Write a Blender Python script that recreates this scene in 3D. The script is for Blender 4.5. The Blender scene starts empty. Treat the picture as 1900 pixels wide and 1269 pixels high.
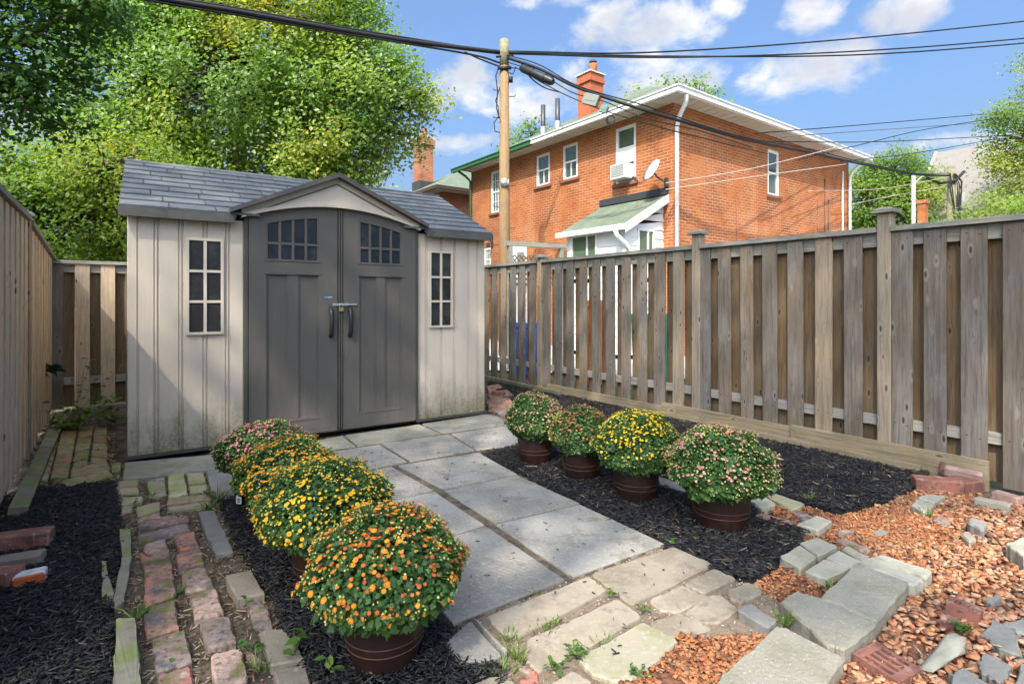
import bpy, math, random
import numpy as np
from mathutils import Vector, Matrix, noise as mnoise

rnd = random.Random(7)
rng = np.random.default_rng(7)
scene = bpy.context.scene
COL = scene.collection
R = math.radians

# ------------------------------------------------------------------ camera
CAM_H, FOC, CX, CY = 1.2, 1020.0, 950.0, 557.0
cam_d = bpy.data.cameras.new('camera')
cam = bpy.data.objects.new('camera', cam_d)
COL.objects.link(cam)
cam.location = (0, 0, CAM_H)
cam.rotation_euler = (R(90), 0, 0)
cam_d.sensor_width = 36
cam_d.lens = FOC / 1900 * 36
cam_d.shift_y = -(634.5 - CY) / 1900
cam_d.clip_start = 0.05
cam_d.clip_end = 1000
scene.camera = cam

# ------------------------------------------------------------------ light
SUN = Vector((-0.195, -0.605, 0.753)).normalized()
SUN_EL = math.asin(SUN.z)
SUN_AZ = math.atan2(SUN.x, SUN.y)
SUN_STRENGTH, SKY_STRENGTH, EXPOSURE = 2.2, 0.15, 1.38

scene.view_settings.view_transform = 'Standard'
scene.view_settings.look = 'None'
scene.view_settings.gamma = 1
scene.view_settings.exposure = EXPOSURE
scene.view_settings.use_curve_mapping = False

sd = bpy.data.lights.new('sun', 'SUN')
sd.energy = SUN_STRENGTH
sd.angle = R(0.53)
sd.color = (1.0, 0.93, 0.82)
sun = bpy.data.objects.new('sun', sd)
COL.objects.link(sun)
sun.rotation_euler = SUN.to_track_quat('Z', 'Y').to_euler()
sun.location = (-6, -14, 20)


class NT:
    """thin helper over a node tree"""
    def __init__(s, nt):
        s.nt = nt

    def n(s, typ, ins=None, **kw):
        nd = s.nt.nodes.new(typ)
        for k, v in kw.items():
            setattr(nd, k, v)
        for k, v in (ins or {}).items():
            if isinstance(v, bpy.types.NodeSocket):
                s.nt.links.new(v, nd.inputs[k])
            else:
                nd.inputs[k].default_value = v
        return nd

    def math(s, op, a, b=0.0, clamp=False):
        nd = s.n('ShaderNodeMath', {0: a, 1: b}, operation=op, use_clamp=clamp)
        return nd.outputs[0]

    def vmath(s, op, a, b=(0, 0, 0)):
        nd = s.n('ShaderNodeVectorMath', {0: a, 1: b}, operation=op)
        return nd.outputs['Value'] if op == 'DOT_PRODUCT' else nd.outputs[0]

    def maprange(s, v, a, b, c=0.0, d=1.0, smooth=True):
        nd = s.n('ShaderNodeMapRange', {'Value': v, 'From Min': a, 'From Max': b, 'To Min': c, 'To Max': d})
        if smooth:
            nd.interpolation_type = 'SMOOTHSTEP'
        return nd.outputs['Result']

    def mix(s, f, a, b, blend='MIX'):
        nd = s.n('ShaderNodeMix', data_type='RGBA', blend_type=blend)
        for i, v in ((0, f), (6, a), (7, b)):
            if isinstance(v, bpy.types.NodeSocket):
                s.nt.links.new(v, nd.inputs[i])
            else:
                nd.inputs[i].default_value = v if i == 0 else (tuple(v) + (1,) if len(v) == 3 else v)
        return nd.outputs[2]


world = bpy.data.worlds.new('World')
scene.world = world
world.use_nodes = True
wt = world.node_tree
wt.nodes.clear()
W = NT(wt)
sky = W.n('ShaderNodeTexSky', sky_type='NISHITA', sun_disc=False, sun_elevation=SUN_EL,
          sun_rotation=SUN_AZ, altitude=100, air_density=1.0, dust_density=10.0, ozone_density=8.0)
tc = W.n('ShaderNodeTexCoord')
D = W.vmath('NORMALIZE', tc.outputs['Generated'])


def sky_dir(x, y):
    return Vector(((x - CX) / FOC, 1.0, (CY - y) / FOC)).normalized()


# cumulus banks: direction, half width, half height (radians), weight
best = None
for (x, y, rx, ry, wgt) in [(850, 165, 75, 58, 1.05), (960, 195, 190, 50, 1.0), (1180, 150, 170, 70, 1.0),
                            (1190, 62, 150, 52, 1.0), (1490, 28, 58, 40, .95), (1685, 22, 70, 42, .95),
                            (1490, 135, 130, 52, 1.05), (1350, 14, 40, 24, .85),
                            (790, 258, 170, 30, .9), (1790, 258, 190, 24, .85), (950, 0, 130, 20, .7), (60, 230, 330, 60, .9)]:
    c = sky_dir(x, y)
    rt = c.cross(Vector((0, 0, 1))).normalized()
    up = rt.cross(c).normalized()
    sc_ = c.y
    a = W.math('MULTIPLY', W.vmath('DOT_PRODUCT', D, tuple(rt)), FOC / (rx * sc_))
    b = W.math('MULTIPLY', W.vmath('DOT_PRODUCT', D, tuple(up)), FOC / (ry * sc_))
    q = W.math('ADD', W.math('MULTIPLY', a, a), W.math('MULTIPLY', b, b))
    m_ = W.math('MULTIPLY', W.math('SUBTRACT', 1.25, W.math('MULTIPLY', q, .62)), wgt)
    front = W.math('GREATER_THAN', W.vmath('DOT_PRODUCT', D, tuple(c)), 0.3)
    m_ = W.math('MULTIPLY', m_, front)
    best = m_ if best is None else W.math('MAXIMUM', best, m_)
best = W.math('MAXIMUM', best, 0.0)
# the rest of the sky: cumulus of the same kind, coverage raised out of view for white fill light
lowv = W.vmath('MULTIPLY', D, (2.0, 2.0, 5.0))
low = W.n('ShaderNodeTexNoise', {'Vector': lowv, 'Scale': 1.3, 'Detail': 2.0, 'Roughness': .5})
rest = W.maprange(low.outputs[0], .49, .66, 0, 1.1)
pic = W.maprange(W.vmath('DOT_PRODUCT', D, tuple(sky_dir(950, 200))), .62, .80, 1.0, 0.0)
rest = W.math('MULTIPLY', rest, pic)
best = W.math('MAXIMUM', best, rest)
fv = W.vmath('MULTIPLY', D, (1.0, 1.0, 1.55))
fb = W.n('ShaderNodeTexNoise', {'Vector': fv, 'Scale': 10.0, 'Detail': 9.0, 'Roughness': .58, 'Distortion': .2})
dens = W.math('ADD', best, W.math('MULTIPLY', W.math('SUBTRACT', fb.outputs[0], .5), 3.4))
cov = W.maprange(dens, .55, 1.45)
shade_n = W.n('ShaderNodeTexNoise', {'Vector': W.vmath('ADD', fv, (0, 0, .035)), 'Scale': 9.0, 'Detail': 5.0, 'Roughness': .5})
grey = W.maprange(W.math('ADD', shade_n.outputs[0], W.math('MULTIPLY', dens, .10)), .44, .72)
ccol = W.mix(grey, (3.0, 2.95, 2.88), (1.95, 2.02, 2.18))
skyc = W.mix(1.0, sky.outputs[0], (.91, .975, .965), 'MULTIPLY')
elev = W.n('ShaderNodeSeparateXYZ', {0: D}).outputs[2]
hz = W.maprange(elev, .0, .35, .45, .0)
skyc = W.mix(hz, skyc, (1.25, 1.55, 1.95))
skyc = W.mix(W.math('MULTIPLY', cov, .93), skyc, ccol)
bg = W.n('ShaderNodeBackground', {'Color': skyc, 'Strength': SKY_STRENGTH})
wo = W.n('ShaderNodeOutputWorld')
wt.links.new(bg.outputs[0], wo.inputs[0])


# ------------------------------------------------------------------ materials
def shader(name):
    m = bpy.data.materials.new(name)
    m.use_nodes = True
    m.node_tree.nodes.clear()
    T = NT(m.node_tree)
    out = T.n('ShaderNodeOutputMaterial')
    return m, T, out


def finish(T, out, col, rough=.8, normal=None, spec=.3, metal=0.0):
    ins = {'Base Color': col if isinstance(col, bpy.types.NodeSocket) else tuple(col) + (1,), 'Roughness': rough,
           'Specular IOR Level': spec, 'Metallic': metal}
    p = T.n('ShaderNodeBsdfPrincipled', ins)
    if normal is not None:
        T.nt.links.new(normal, p.inputs['Normal'])
    T.nt.links.new(p.outputs[0], out.inputs[0])
    return p


def layered(name, base, layers=(), rough=.85, bump=(), vary=.0, palette=None, spec=.25, metal=0.0, rand=True):
    """base colour + noise layers (colour, scale, lo, hi, amount, stretch); bump = [(scale, strength, dist, stretch)]"""
    m, T, out = shader(name)
    tc = T.n('ShaderNodeTexCoord')
    co = tc.outputs['Object']
    oi = T.n('ShaderNodeObjectInfo')
    if rand:
        off = T.vmath('MULTIPLY', T.n('ShaderNodeCombineXYZ', {0: oi.outputs['Random'], 1: oi.outputs['Random'], 2: oi.outputs['Random']}).outputs[0], (37.0, 53.0, 71.0))
        co = T.vmath('ADD', co, off)
    if palette:
        cr = T.n('ShaderNodeValToRGB', {0: oi.outputs['Random']})
        el = cr.color_ramp.elements
        cr.color_ramp.interpolation = 'CONSTANT'
        while len(el) < len(palette):
            el.new(.5)
        for i, c in enumerate(palette):
            el[i].position = i / len(palette)
            el[i].color = tuple(c) + (1,)
        col = cr.outputs[0]
    else:
        col = T.n('ShaderNodeRGB').outputs[0]
        col.default_value = tuple(base) + (1,)
    for L in layers:
        c, sc, lo, hi, amt = L[:5]
        st = L[5] if len(L) > 5 else (1, 1, 1)
        nz = T.n('ShaderNodeTexNoise', {'Vector': T.vmath('MULTIPLY', co, st), 'Scale': sc, 'Detail': 6.0, 'Roughness': .62})
        f = T.maprange(nz.outputs[0], lo, hi, 0, amt)
        col = T.mix(f, col, c)
    if vary:
        r2 = T.math('FRACT', T.math('MULTIPLY', oi.outputs['Random'], 17.31))
        v = T.maprange(r2, 0, 1, 1 - vary, 1 + vary, smooth=False)
        col = T.mix(1.0, col, T.n('ShaderNodeCombineXYZ', {0: v, 1: v, 2: v}).outputs[0], 'MULTIPLY')
    nrm = None
    for (sc, stg, dist, st) in bump:
        nz = T.n('ShaderNodeTexNoise', {'Vector': T.vmath('MULTIPLY', co, st), 'Scale': sc, 'Detail': 5.0, 'Roughness': .6})
        ins = {'Height': nz.outputs[0], 'Strength': stg, 'Distance': dist}
        if nrm is not None:
            ins['Normal'] = nrm
        nrm = T.n('ShaderNodeBump', ins).outputs[0]
    finish(T, out, col, rough, nrm, spec, metal)
    return m


def plate_slab(name, base, layers):
    """cast concrete slab with a worn tread-plate imprint"""
    m, T, out = shader(name)
    tc = T.n('ShaderNodeTexCoord')
    oi = T.n('ShaderNodeObjectInfo')
    r = oi.outputs['Random']
    off = T.vmath('MULTIPLY', T.n('ShaderNodeCombineXYZ', {0: r, 1: r, 2: r}).outputs[0], (37.0, 53.0, 71.0))
    raw = tc.outputs['Object']
    co = T.vmath('ADD', raw, off)
    col = T.n('ShaderNodeRGB').outputs[0]
    col.default_value = tuple(base) + (1,)
    for (c, sc, lo, hi, amt) in layers:
        nz = T.n('ShaderNodeTexNoise', {'Vector': co, 'Scale': sc, 'Detail': 6.0, 'Roughness': .62})
        col = T.mix(T.maprange(nz.outputs[0], lo, hi, 0, amt), col, c)
    mp = T.n('ShaderNodeMapping', {'Vector': raw, 'Rotation': (0, 0, R(33))})
    bt = T.n('ShaderNodeTexBrick', {'Vector': mp.outputs[0], 'Scale': 1.0, 'Mortar Size': .009, 'Mortar Smooth': .6, 'Brick Width': .046, 'Row Height': .024})
    wn = T.n('ShaderNodeTexNoise', {'Vector': co, 'Scale': 3.0, 'Detail': 4.0})
    wear = T.maprange(wn.outputs[0], .40, .60)
    col = T.mix(T.math('MULTIPLY', T.math('MULTIPLY', bt.outputs['Fac'], wear), .22), col, (.15, .145, .135))
    v = T.maprange(T.math('FRACT', T.math('MULTIPLY', r, 17.31)), 0, 1, .86, 1.12, smooth=False)
    col = T.mix(1.0, col, T.n('ShaderNodeCombineXYZ', {0: v, 1: v, 2: v}).outputs[0], 'MULTIPLY')
    fine = T.n('ShaderNodeTexNoise', {'Vector': co, 'Scale': 140.0, 'Detail': 4.0})
    h = T.math('ADD', T.math('MULTIPLY', T.math('MULTIPLY', bt.outputs['Fac'], wear), -1.0), T.math('MULTIPLY', fine.outputs[0], .8))
    nrm = T.n('ShaderNodeBump', {'Height': h, 'Strength': .45, 'Distance': .004}).outputs[0]
    finish(T, out, col, .9, nrm, .22)
    return m


def wood(name, pal, grain, knot, streak=(.3, .29, .27), streak_amt=.35, axis='z', green=0.0):
    """weathered board: long grain, knots, per-board tone from a palette"""
    m, T, out = shader(name)
    tc = T.n('ShaderNodeTexCoord')
    oi = T.n('ShaderNodeObjectInfo')
    r = oi.outputs['Random']
    off = T.vmath('MULTIPLY', T.n('ShaderNodeCombineXYZ', {0: r, 1: r, 2: r}).outputs[0], (41.0, 67.0, 93.0))
    co = T.vmath('ADD', tc.outputs['Object'], off)
    st = {'z': (1, 1, .045), 'x': (.045, 1, 1)}[axis]
    kst = {'z': (1, 1, .34), 'x': (.34, 1, 1)}[axis]
    # knots bend the grain
    kv = T.n('ShaderNodeTexVoronoi', {'Vector': T.vmath('MULTIPLY', co, kst), 'Scale': 14.0, 'Randomness': 1.0})
    kd = kv.outputs['Distance']
    gate = T.math('GREATER_THAN', T.n('ShaderNodeSeparateColor', {0: kv.outputs['Color']}).outputs[0], .22)
    ring = T.math('MULTIPLY', T.maprange(kd, .34, .10), gate)
    warp = T.vmath('MULTIPLY', T.n('ShaderNodeCombineXYZ', {0: ring, 1: ring, 2: 0.0}).outputs[0], (.03, .03, 0))
    gco = T.vmath('MULTIPLY', T.vmath('ADD', co, warp), st)
    g1 = T.n('ShaderNodeTexNoise', {'Vector': gco, 'Scale': 55.0, 'Detail': 5.0, 'Roughness': .65, 'Distortion': .4})
    g2 = T.n('ShaderNodeTexNoise', {'Vector': gco, 'Scale': 170.0, 'Detail': 3.0, 'Roughness': .6})
    blot = T.n('ShaderNodeTexNoise', {'Vector': T.vmath('MULTIPLY', co, (1, 1, .35)), 'Scale': 5.0, 'Detail': 5.0, 'Roughness': .6})
    cr = T.n('ShaderNodeValToRGB', {0: r})
    el = cr.color_ramp.elements
    while len(el) < len(pal):
        el.new(.5)
    for i, c in enumerate(pal):
        el[i].position = i / max(1, len(pal) - 1)
        el[i].color = tuple(c) + (1,)
    col = cr.outputs[0]
    col = T.mix(T.maprange(blot.outputs[0], .38, .68, 0, streak_amt), col, streak)
    col = T.mix(T.maprange(g1.outputs[0], .42, .72, 0, .62), col, grain)
    col = T.mix(T.maprange(g2.outputs[0], .50, .72, 0, .45), col, grain)
    kcore = T.math('MULTIPLY', T.maprange(kd, .17, .07), gate)
    halo = T.math('MULTIPLY', T.math('MULTIPLY', T.maprange(kd, .30, .14), gate), .35)
    col = T.mix(halo, col, tuple(min(1, c * 1.25) for c in streak))
    col = T.mix(T.math('MULTIPLY', kcore, .85), col, knot)
    if green:
        gn = T.n('ShaderNodeTexNoise', {'Vector': co, 'Scale': 7.0, 'Detail': 6.0, 'Roughness': .7})
        col = T.mix(T.maprange(gn.outputs[0], .45, .68, 0, green), col, (.10, .13, .035))
    h = T.math('ADD', T.math('MULTIPLY', g1.outputs[0], .6), T.math('MULTIPLY', g2.outputs[0], .4))
    nrm = T.n('ShaderNodeBump', {'Height': h, 'Strength': .35, 'Distance': .004}).outputs[0]
    finish(T, out, col, .88, nrm, .2)
    return m


def leafy(name, ramp, trans=.38, rough=.5, spec=.35):
    """leaf material: hue of each leaf from its 'tint' attribute, light passes through"""
    m, T, out = shader(name)
    at = T.n('ShaderNodeAttribute', attribute_name='tint')
    cr = T.n('ShaderNodeValToRGB', {0: at.outputs['Fac']})
    el = cr.color_ramp.elements
    while len(el) < len(ramp):
        el.new(.5)
    for i, (p, c) in enumerate(ramp):
        el[i].position = p
        el[i].color = tuple(c) + (1,)
    p = T.n('ShaderNodeBsdfPrincipled', {'Base Color': cr.outputs[0], 'Roughness': rough, 'Specular IOR Level': spec})
    tcol = T.mix(1.0, cr.outputs[0], (1.25, 1.3, .55), 'MULTIPLY')
    tr = T.n('ShaderNodeBsdfTranslucent', {'Color': tcol})
    mx = T.n('ShaderNodeMixShader', {0: trans, 1: p.outputs[0], 2: tr.outputs[0]})
    T.nt.links.new(mx.outputs[0], out.inputs[0])
    return m


def tinted(name, ramp, rough=.85, spec=.2, attr='tint'):
    m, T, out = shader(name)
    at = T.n('ShaderNodeAttribute', attribute_name=attr)
    cr = T.n('ShaderNodeValToRGB', {0: at.outputs['Fac']})
    el = cr.color_ramp.elements
    while len(el) < len(ramp):
        el.new(.5)
    for i, (p, c) in enumerate(ramp):
        el[i].position = p
        el[i].color = tuple(c) + (1,)
    finish(T, out, cr.outputs[0], rough, None, spec)
    return m


def brickwall(name, c1, c2, mortar, dark):
    """running-bond brickwork for far walls; local x along the wall, z up"""
    m, T, out = shader(name)
    tc = T.n('ShaderNodeTexCoord')
    sp = T.n('ShaderNodeSeparateXYZ', {0: tc.outputs['Object']})
    v = T.n('ShaderNodeCombineXYZ', {0: T.math('ADD', sp.outputs[0], sp.outputs[1]), 1: sp.outputs[2], 2: 0.0}).outputs[0]
    bt = T.n('ShaderNodeTexBrick', {'Vector': v, 'Color1': (0, 0, 0, 1), 'Color2': (1, 1, 1, 1), 'Mortar': (.5, .5, .5, 1), 'Scale': 1.0,
                                    'Mortar Size': .010, 'Mortar Smooth': .2, 'Bias': 0.0, 'Brick Width': .215, 'Row Height': .072})
    col = T.mix(T.n('ShaderNodeSeparateColor', {0: bt.outputs[0]}).outputs[0], c1, c2)
    nz = T.n('ShaderNodeTexNoise', {'Vector': v, 'Scale': .9, 'Detail': 6.0, 'Roughness': .65})
    col = T.mix(T.maprange(nz.outputs[0], .42, .68, 0, .7), col, dark)
    pt = T.n('ShaderNodeTexNoise', {'Vector': T.vmath('ADD', v, (7, 3, 0)), 'Scale': .45, 'Detail': 4.0, 'Roughness': .6})
    col = T.mix(T.maprange(pt.outputs[0], .52, .70, 0, .45), col, tuple(min(1, c * k) for c, k in zip(c2, (1.15, 1.5, 1.9))))
    st_ = T.n('ShaderNodeTexNoise', {'Vector': T.vmath('MULTIPLY', v, (1, .12, 1)), 'Scale': 3.5, 'Detail': 5.0, 'Roughness': .65})
    col = T.mix(T.maprange(st_.outputs[0], .55, .75, 0, .35), col, (.10, .05, .035))
    nf = T.n('ShaderNodeTexNoise', {'Vector': v, 'Scale': 14.0, 'Detail': 4.0, 'Roughness': .7})
    col = T.mix(T.maprange(nf.outputs[0], .5, .75, 0, .4), col, dark)
    nm = T.n('ShaderNodeTexNoise', {'Vector': v, 'Scale': 1.7, 'Detail': 5.0})
    mf = T.math('MULTIPLY', bt.outputs['Fac'], T.maprange(nm.outputs[0], .3, .65, .35, 1.0))
    col = T.mix(mf, col, mortar)
    nrm = T.n('ShaderNodeBump', {'Height': T.math('SUBTRACT', 1.0, bt.outputs['Fac']), 'Strength': .6, 'Distance': .006}).outputs[0]
    finish(T, out, col, .9, nrm, .15)
    return m


M = {}
M['wood_grey'] = wood('weathered_grey_wood', [(.235, .168, .108), (.14, .117, .095), (.20, .150, .105), (.112, .101, .090), (.25, .172, .10)],
                      (.060, .050, .041), (.025, .017, .012), (.255, .235, .215), .55)
M['wood_brown'] = wood('brown_wood', [(.165, .105, .055), (.20, .13, .066), (.145, .10, .06), (.18, .112, .055)], (.065, .038, .02),
                       (.03, .018, .01), (.17, .14, .11), .5)
M['wood_tan'] = wood('tan_wood', [(.33, .25, .165), (.30, .24, .175), (.36, .27, .17)], (.13, .09, .055), (.045, .03, .018), (.29, .25, .2), .4)
M['wood_left'] = wood('warm_fence_wood', [(.64, .45, .28), (.56, .42, .29), (.52, .40, .29), (.62, .47, .31)], (.34, .23, .14),
                      (.07, .045, .026), (.46, .41, .34), .4, green=.12)
M['wood_rail'] = wood('rail_wood', [(.33, .30, .26), (.29, .26, .22)], (.13, .11, .09), (.05, .04, .03), (.33, .32, .30), .5, axis='x')
M['wood_cap'] = wood('cap_wood', [(.30, .275, .23), (.26, .24, .2)], (.11, .1, .08), (.05, .04, .03), (.30, .30, .26), .5, axis='x', green=.35)
M['wood_kick'] = wood('kickboard_wood', [(.34, .25, .15), (.29, .22, .14)], (.12, .085, .05), (.05, .03, .02), (.3, .26, .19), .5, axis='x', green=.25)
M['timber'] = layered('mossy_timber', (.24, .21, .15), [((.10, .085, .06), 9, .4, .7, .7, (1, 1, 1)), ((.17, .2, .055), 6, .45, .62, .8)],
                      .95, [(40, .6, .006, (1, 1, 1))], .15)
M['pole_wood'] = wood('pole_wood', [(.31, .19, .085), (.31, .19, .085)], (.12, .07, .035), (.05, .03, .02), (.26, .20, .14), .6)

CONC = [((.19, .175, .15), 2.4, .42, .62, .75), ((.13, .115, .09), 7, .52, .70, .6), ((.42, .39, .35), 55, .50, .70, .5), ((.11, .10, .09), 130, .54, .68, .6)]
M['slab'] = plate_slab('concrete_slab', (.29, .265, .228), CONC)
M['slab_moss'] = layered('mossy_concrete', (.31, .285, .235), CONC + [((.17, .175, .07), 3.0, .42, .68, .6)], .9, [(110, .4, .004, (1, 1, 1))], .08)
M['paver_tan'] = layered('tan_paver', (.30, .25, .185), [((.20, .16, .115), 5, .42, .64, .7), ((.13, .105, .08), 16, .54, .70, .55), ((.40, .36, .29), 50, .5, .72, .4), ((.16, .13, .10), 120, .57, .72, .45)],
                         .92, [(120, .5, .004, (1, 1, 1)), (18, .3, .006, (1, 1, 1))], .14)
M['paver_moss'] = layered('mossy_paver', (.30, .265, .19), [((.19, .19, .075), 5, .42, .66, .65), ((.42, .40, .33), 45, .52, .72, .45), ((.15, .13, .09), 120, .57, .72, .4)],
                          .92, [(120, .5, .004, (1, 1, 1)), (18, .3, .006, (1, 1, 1))], .1)
M['stone_block'] = layered('grey_stone_block', (.285, .258, .205), [((.18, .175, .11), 4, .42, .68, .6), ((.50, .48, .43), 90, .58, .70, .7), ((.09, .088, .075), 130, .55, .7, .5)],
                           .92, [(60, .6, .008, (1, 1, 1)), (14, .5, .014, (1, 1, 1))], .1)
M['stone_blue'] = layered('bluish_stone', (.21, .20, .18), [((.13, .125, .115), 6, .42, .7, .6), ((.33, .33, .32), 70, .58, .72, .5)], .9,
                          [(50, .5, .008, (1, 1, 1))], .14)
M['paver_grey'] = layered('greyish_paver', (.33, .305, .24), [((.20, .19, .12), 7, .42, .68, .55), ((.40, .39, .35), 60, .52, .72, .5), ((.13, .12, .1), 110, .56, .72, .4)],
                          .92, [(80, .5, .006, (1, 1, 1))], .14)
OLDB = [((.22, .15, .12), 9, .40, .60, .8), ((.085, .085, .09), 7, .49, .63, .85), ((.46, .38, .33), 17, .55, .68, .65), ((.08, .055, .042), 38, .52, .66, .75), ((.12, .13, .025), 9, .53, .66, .8)]
M['old_brick'] = layered('old_path_brick', (0, 0, 0), OLDB, .94, [(60, .9, .008, (1, 1, 1)), (16, .7, .014, (1, 1, 1))], .15,
                         palette=[(.42, .175, .12), (.33, .21, .165), (.44, .20, .13), (.27, .205, .175), (.40, .27, .21)])
M['mossy_brick'] = layered('mossy_path_brick', (0, 0, 0), [((.25, .27, .09), 8, .38, .60, .8), ((.13, .11, .085), 18, .5, .68, .7), ((.44, .41, .3), 40, .56, .7, .5)],
                           .95, [(60, .6, .006, (1, 1, 1))], .15, palette=[(.36, .29, .21), (.40, .33, .22), (.33, .27, .19), (.38, .25, .18)])
M['alley_brick'] = layered('alley_brick', (0, 0, 0), [((.2, .21, .06), 7, .38, .60, .85), ((.12, .085, .06), 18, .5, .68, .7)],
                           .95, [(60, .6, .006, (1, 1, 1))], .15, palette=[(.36, .23, .15), (.33, .26, .15), (.40, .21, .14)])
M['red_brick'] = layered('loose_red_brick', (.27, .11, .08), [((.15, .075, .06), 11, .42, .62, .8), ((.42, .29, .24), 16, .54, .68, .7), ((.09, .055, .045), 55, .52, .66, .7)],
                         .9, [(70, .6, .006, (1, 1, 1)), (15, .4, .008, (1, 1, 1))], .12)
M['tan_brick'] = layered('loose_tan_brick', (.24, .20, .15), [((.14, .11, .08), 10, .42, .68, .6), ((.36, .33, .28), 40, .56, .72, .5)], .92, [(70, .6, .006, (1, 1, 1))])
M['pale_brick'] = layered('pale_pinkish_brick', (.38, .26, .215), [((.27, .14, .11), 10, .45, .68, .7), ((.16, .1, .08), 30, .57, .7, .5)], .92, [(70, .6, .006, (1, 1, 1))])
M['white_paint'] = layered('white_painted_brick', (.62, .62, .63), [((.33, .31, .30), 22, .52, .7, .7)], .8, [(60, .5, .005, (1, 1, 1))])
M['orange_brick'] = layered('bright_orange_brick', (.50, .11, .035), [((.33, .08, .03), 20, .45, .7, .6)], .85, [(60, .5, .005, (1, 1, 1))])

M['soil'] = layered('soil', (.12, .088, .062), [((.2, .15, .105), 24, .45, .68, .7), ((.035, .027, .02), 9, .42, .66, .7), ((.24, .20, .16), 90, .62, .72, .7)],
                    .98, [(50, .9, .012, (1, 1, 1)), (160, .6, .006, (1, 1, 1))], rand=False)
M['sand'] = layered('sandy_joint_soil', (.22, .165, .115), [((.12, .085, .06), 14, .42, .68, .7), ((.36, .31, .25), 110, .60, .72, .7), ((.07, .05, .035), 70, .56, .7, .6)],
                    .98, [(70, .9, .01, (1, 1, 1)), (220, .6, .004, (1, 1, 1))], rand=False)
M['mulch_base'] = layered('mulch_base', (.010, .010, .011), [((.03, .029, .029), 55, .5, .7, .8), ((.004, .004, .004), 18, .4, .6, .7)],
                          .9, [(45, 1.0, .02, (1, 1, 1))], rand=False)
M['mulch'] = tinted('black_mulch', [(0, (.006, .006, .007)), (.55, (.017, .016, .017)), (.86, (.035, .033, .034)), (.955, (.065, .052, .04)), (1, (.15, .11, .072))], .7, .35)
M['gravel_base'] = layered('red_gravel_base', (.20, .085, .05), [((.30, .13, .08), 40, .45, .68, .7), ((.08, .04, .028), 22, .45, .65, .7)],
                           .95, [(60, 1.0, .012, (1, 1, 1))], rand=False)
M['chip'] = tinted('red_stone_chip', [(0, (.15, .065, .038)), (.2, (.33, .135, .068)), (.55, (.45, .205, .10)), (.82, (.50, .28, .165)), (.93, (.32, .21, .15)), (1, (.21, .155, .12))], .85, .2)
M['chip_fine'] = tinted('shredded_red_chip', [(0, (.11, .045, .026)), (.35, (.31, .115, .052)), (.7, (.43, .18, .075)), (.9, (.27, .145, .08)), (1, (.15, .09, .055))], .9, .15)
M['litter'] = tinted('plant_litter', [(0, (.06, .035, .022)), (.4, (.15, .09, .05)), (.75, (.28, .20, .12)), (1, (.42, .34, .22))], .9, .15)
M['grit'] = tinted('grit', [(0, (.12, .09, .065)), (.6, (.25, .20, .15)), (1, (.42, .37, .31))], .9, .15)
M['grass'] = tinted('joint_grass', [(0, (.035, .075, .012)), (.6, (.085, .16, .025)), (1, (.19, .22, .05))], .6, .3)
M['lawn'] = layered('ground_cover', (.07, .09, .035), [((.10, .085, .05), .5, .42, .66, .7), ((.04, .06, .02), 4, .4, .65, .6)], .95, [(8, .6, .03, (1, 1, 1))], rand=False)
M['driveway'] = layered('pale_concrete_drive', (.42, .41, .385), [((.28, .27, .25), 1.2, .42, .7, .5), ((.5, .49, .46), 20, .5, .7, .3)], .9, rand=False)


def shed_plastic(name, base, dirt=0.0, scuff=0.0):
    m, T, out = shader(name)
    tc = T.n('ShaderNodeTexCoord')
    ge = T.n('ShaderNodeNewGeometry')
    co = ge.outputs['Position']
    g = T.n('ShaderNodeTexNoise', {'Vector': T.vmath('MULTIPLY', co, (1, 1, .06)), 'Scale': 70.0, 'Detail': 4.0, 'Roughness': .6, 'Distortion': .6})
    col = T.mix(T.maprange(g.outputs[0], .40, .70, 0, .16), base, tuple(c * .72 for c in base))
    b = T.n('ShaderNodeTexNoise', {'Vector': co, 'Scale': 2.2, 'Detail': 5.0})
    col = T.mix(T.maprange(b.outputs[0], .42, .72, 0, .22), col, tuple(c * .80 for c in base))
    if dirt:
        z = T.n('ShaderNodeSeparateXYZ', {0: co}).outputs[2]
        n1 = T.n('ShaderNodeTexNoise', {'Vector': T.vmath('MULTIPLY', co, (1, 1, .45)), 'Scale': 9.0, 'Detail': 7.0, 'Roughness': .7})
        zz = T.math('ADD', z, T.math('MULTIPLY', T.math('SUBTRACT', n1.outputs[0], .5), .9))
        f = T.maprange(zz, .46, -.05, 0, dirt)
        n2 = T.n('ShaderNodeTexNoise', {'Vector': co, 'Scale': 60.0, 'Detail': 3.0})
        f = T.math('MULTIPLY', f, T.maprange(n2.outputs[0], .3, .6, .55, 1.0))
        col = T.mix(f, col, (.16, .145, .075))
    if scuff:
        z = T.n('ShaderNodeSeparateXYZ', {0: co}).outputs[2]
        n3 = T.n('ShaderNodeTexNoise', {'Vector': T.vmath('MULTIPLY', co, (1, 1, .3)), 'Scale': 8.0, 'Detail': 7.0, 'Roughness': .7})
        low_ = T.maprange(T.math('ADD', z, T.math('MULTIPLY', T.math('SUBTRACT', n3.outputs[0], .5), .8)), .5, -.1, 0, scuff)
        col = T.mix(low_, col, (.20, .18, .145))
        n4 = T.n('ShaderNodeTexNoise', {'Vector': T.vmath('MULTIPLY', co, (1, 1, .12)), 'Scale': 26.0, 'Detail': 5.0, 'Roughness': .7})
        col = T.mix(T.maprange(n4.outputs[0], .60, .74, 0, scuff * .6), col, (.19, .18, .165))
    nrm = T.n('ShaderNodeBump', {'Height': g.outputs[0], 'Strength': .25, 'Distance': .003}).outputs[0]
    finish(T, out, col, T.maprange(b.outputs[0], .35, .65, .42, .66), nrm, .35)
    return m


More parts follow.
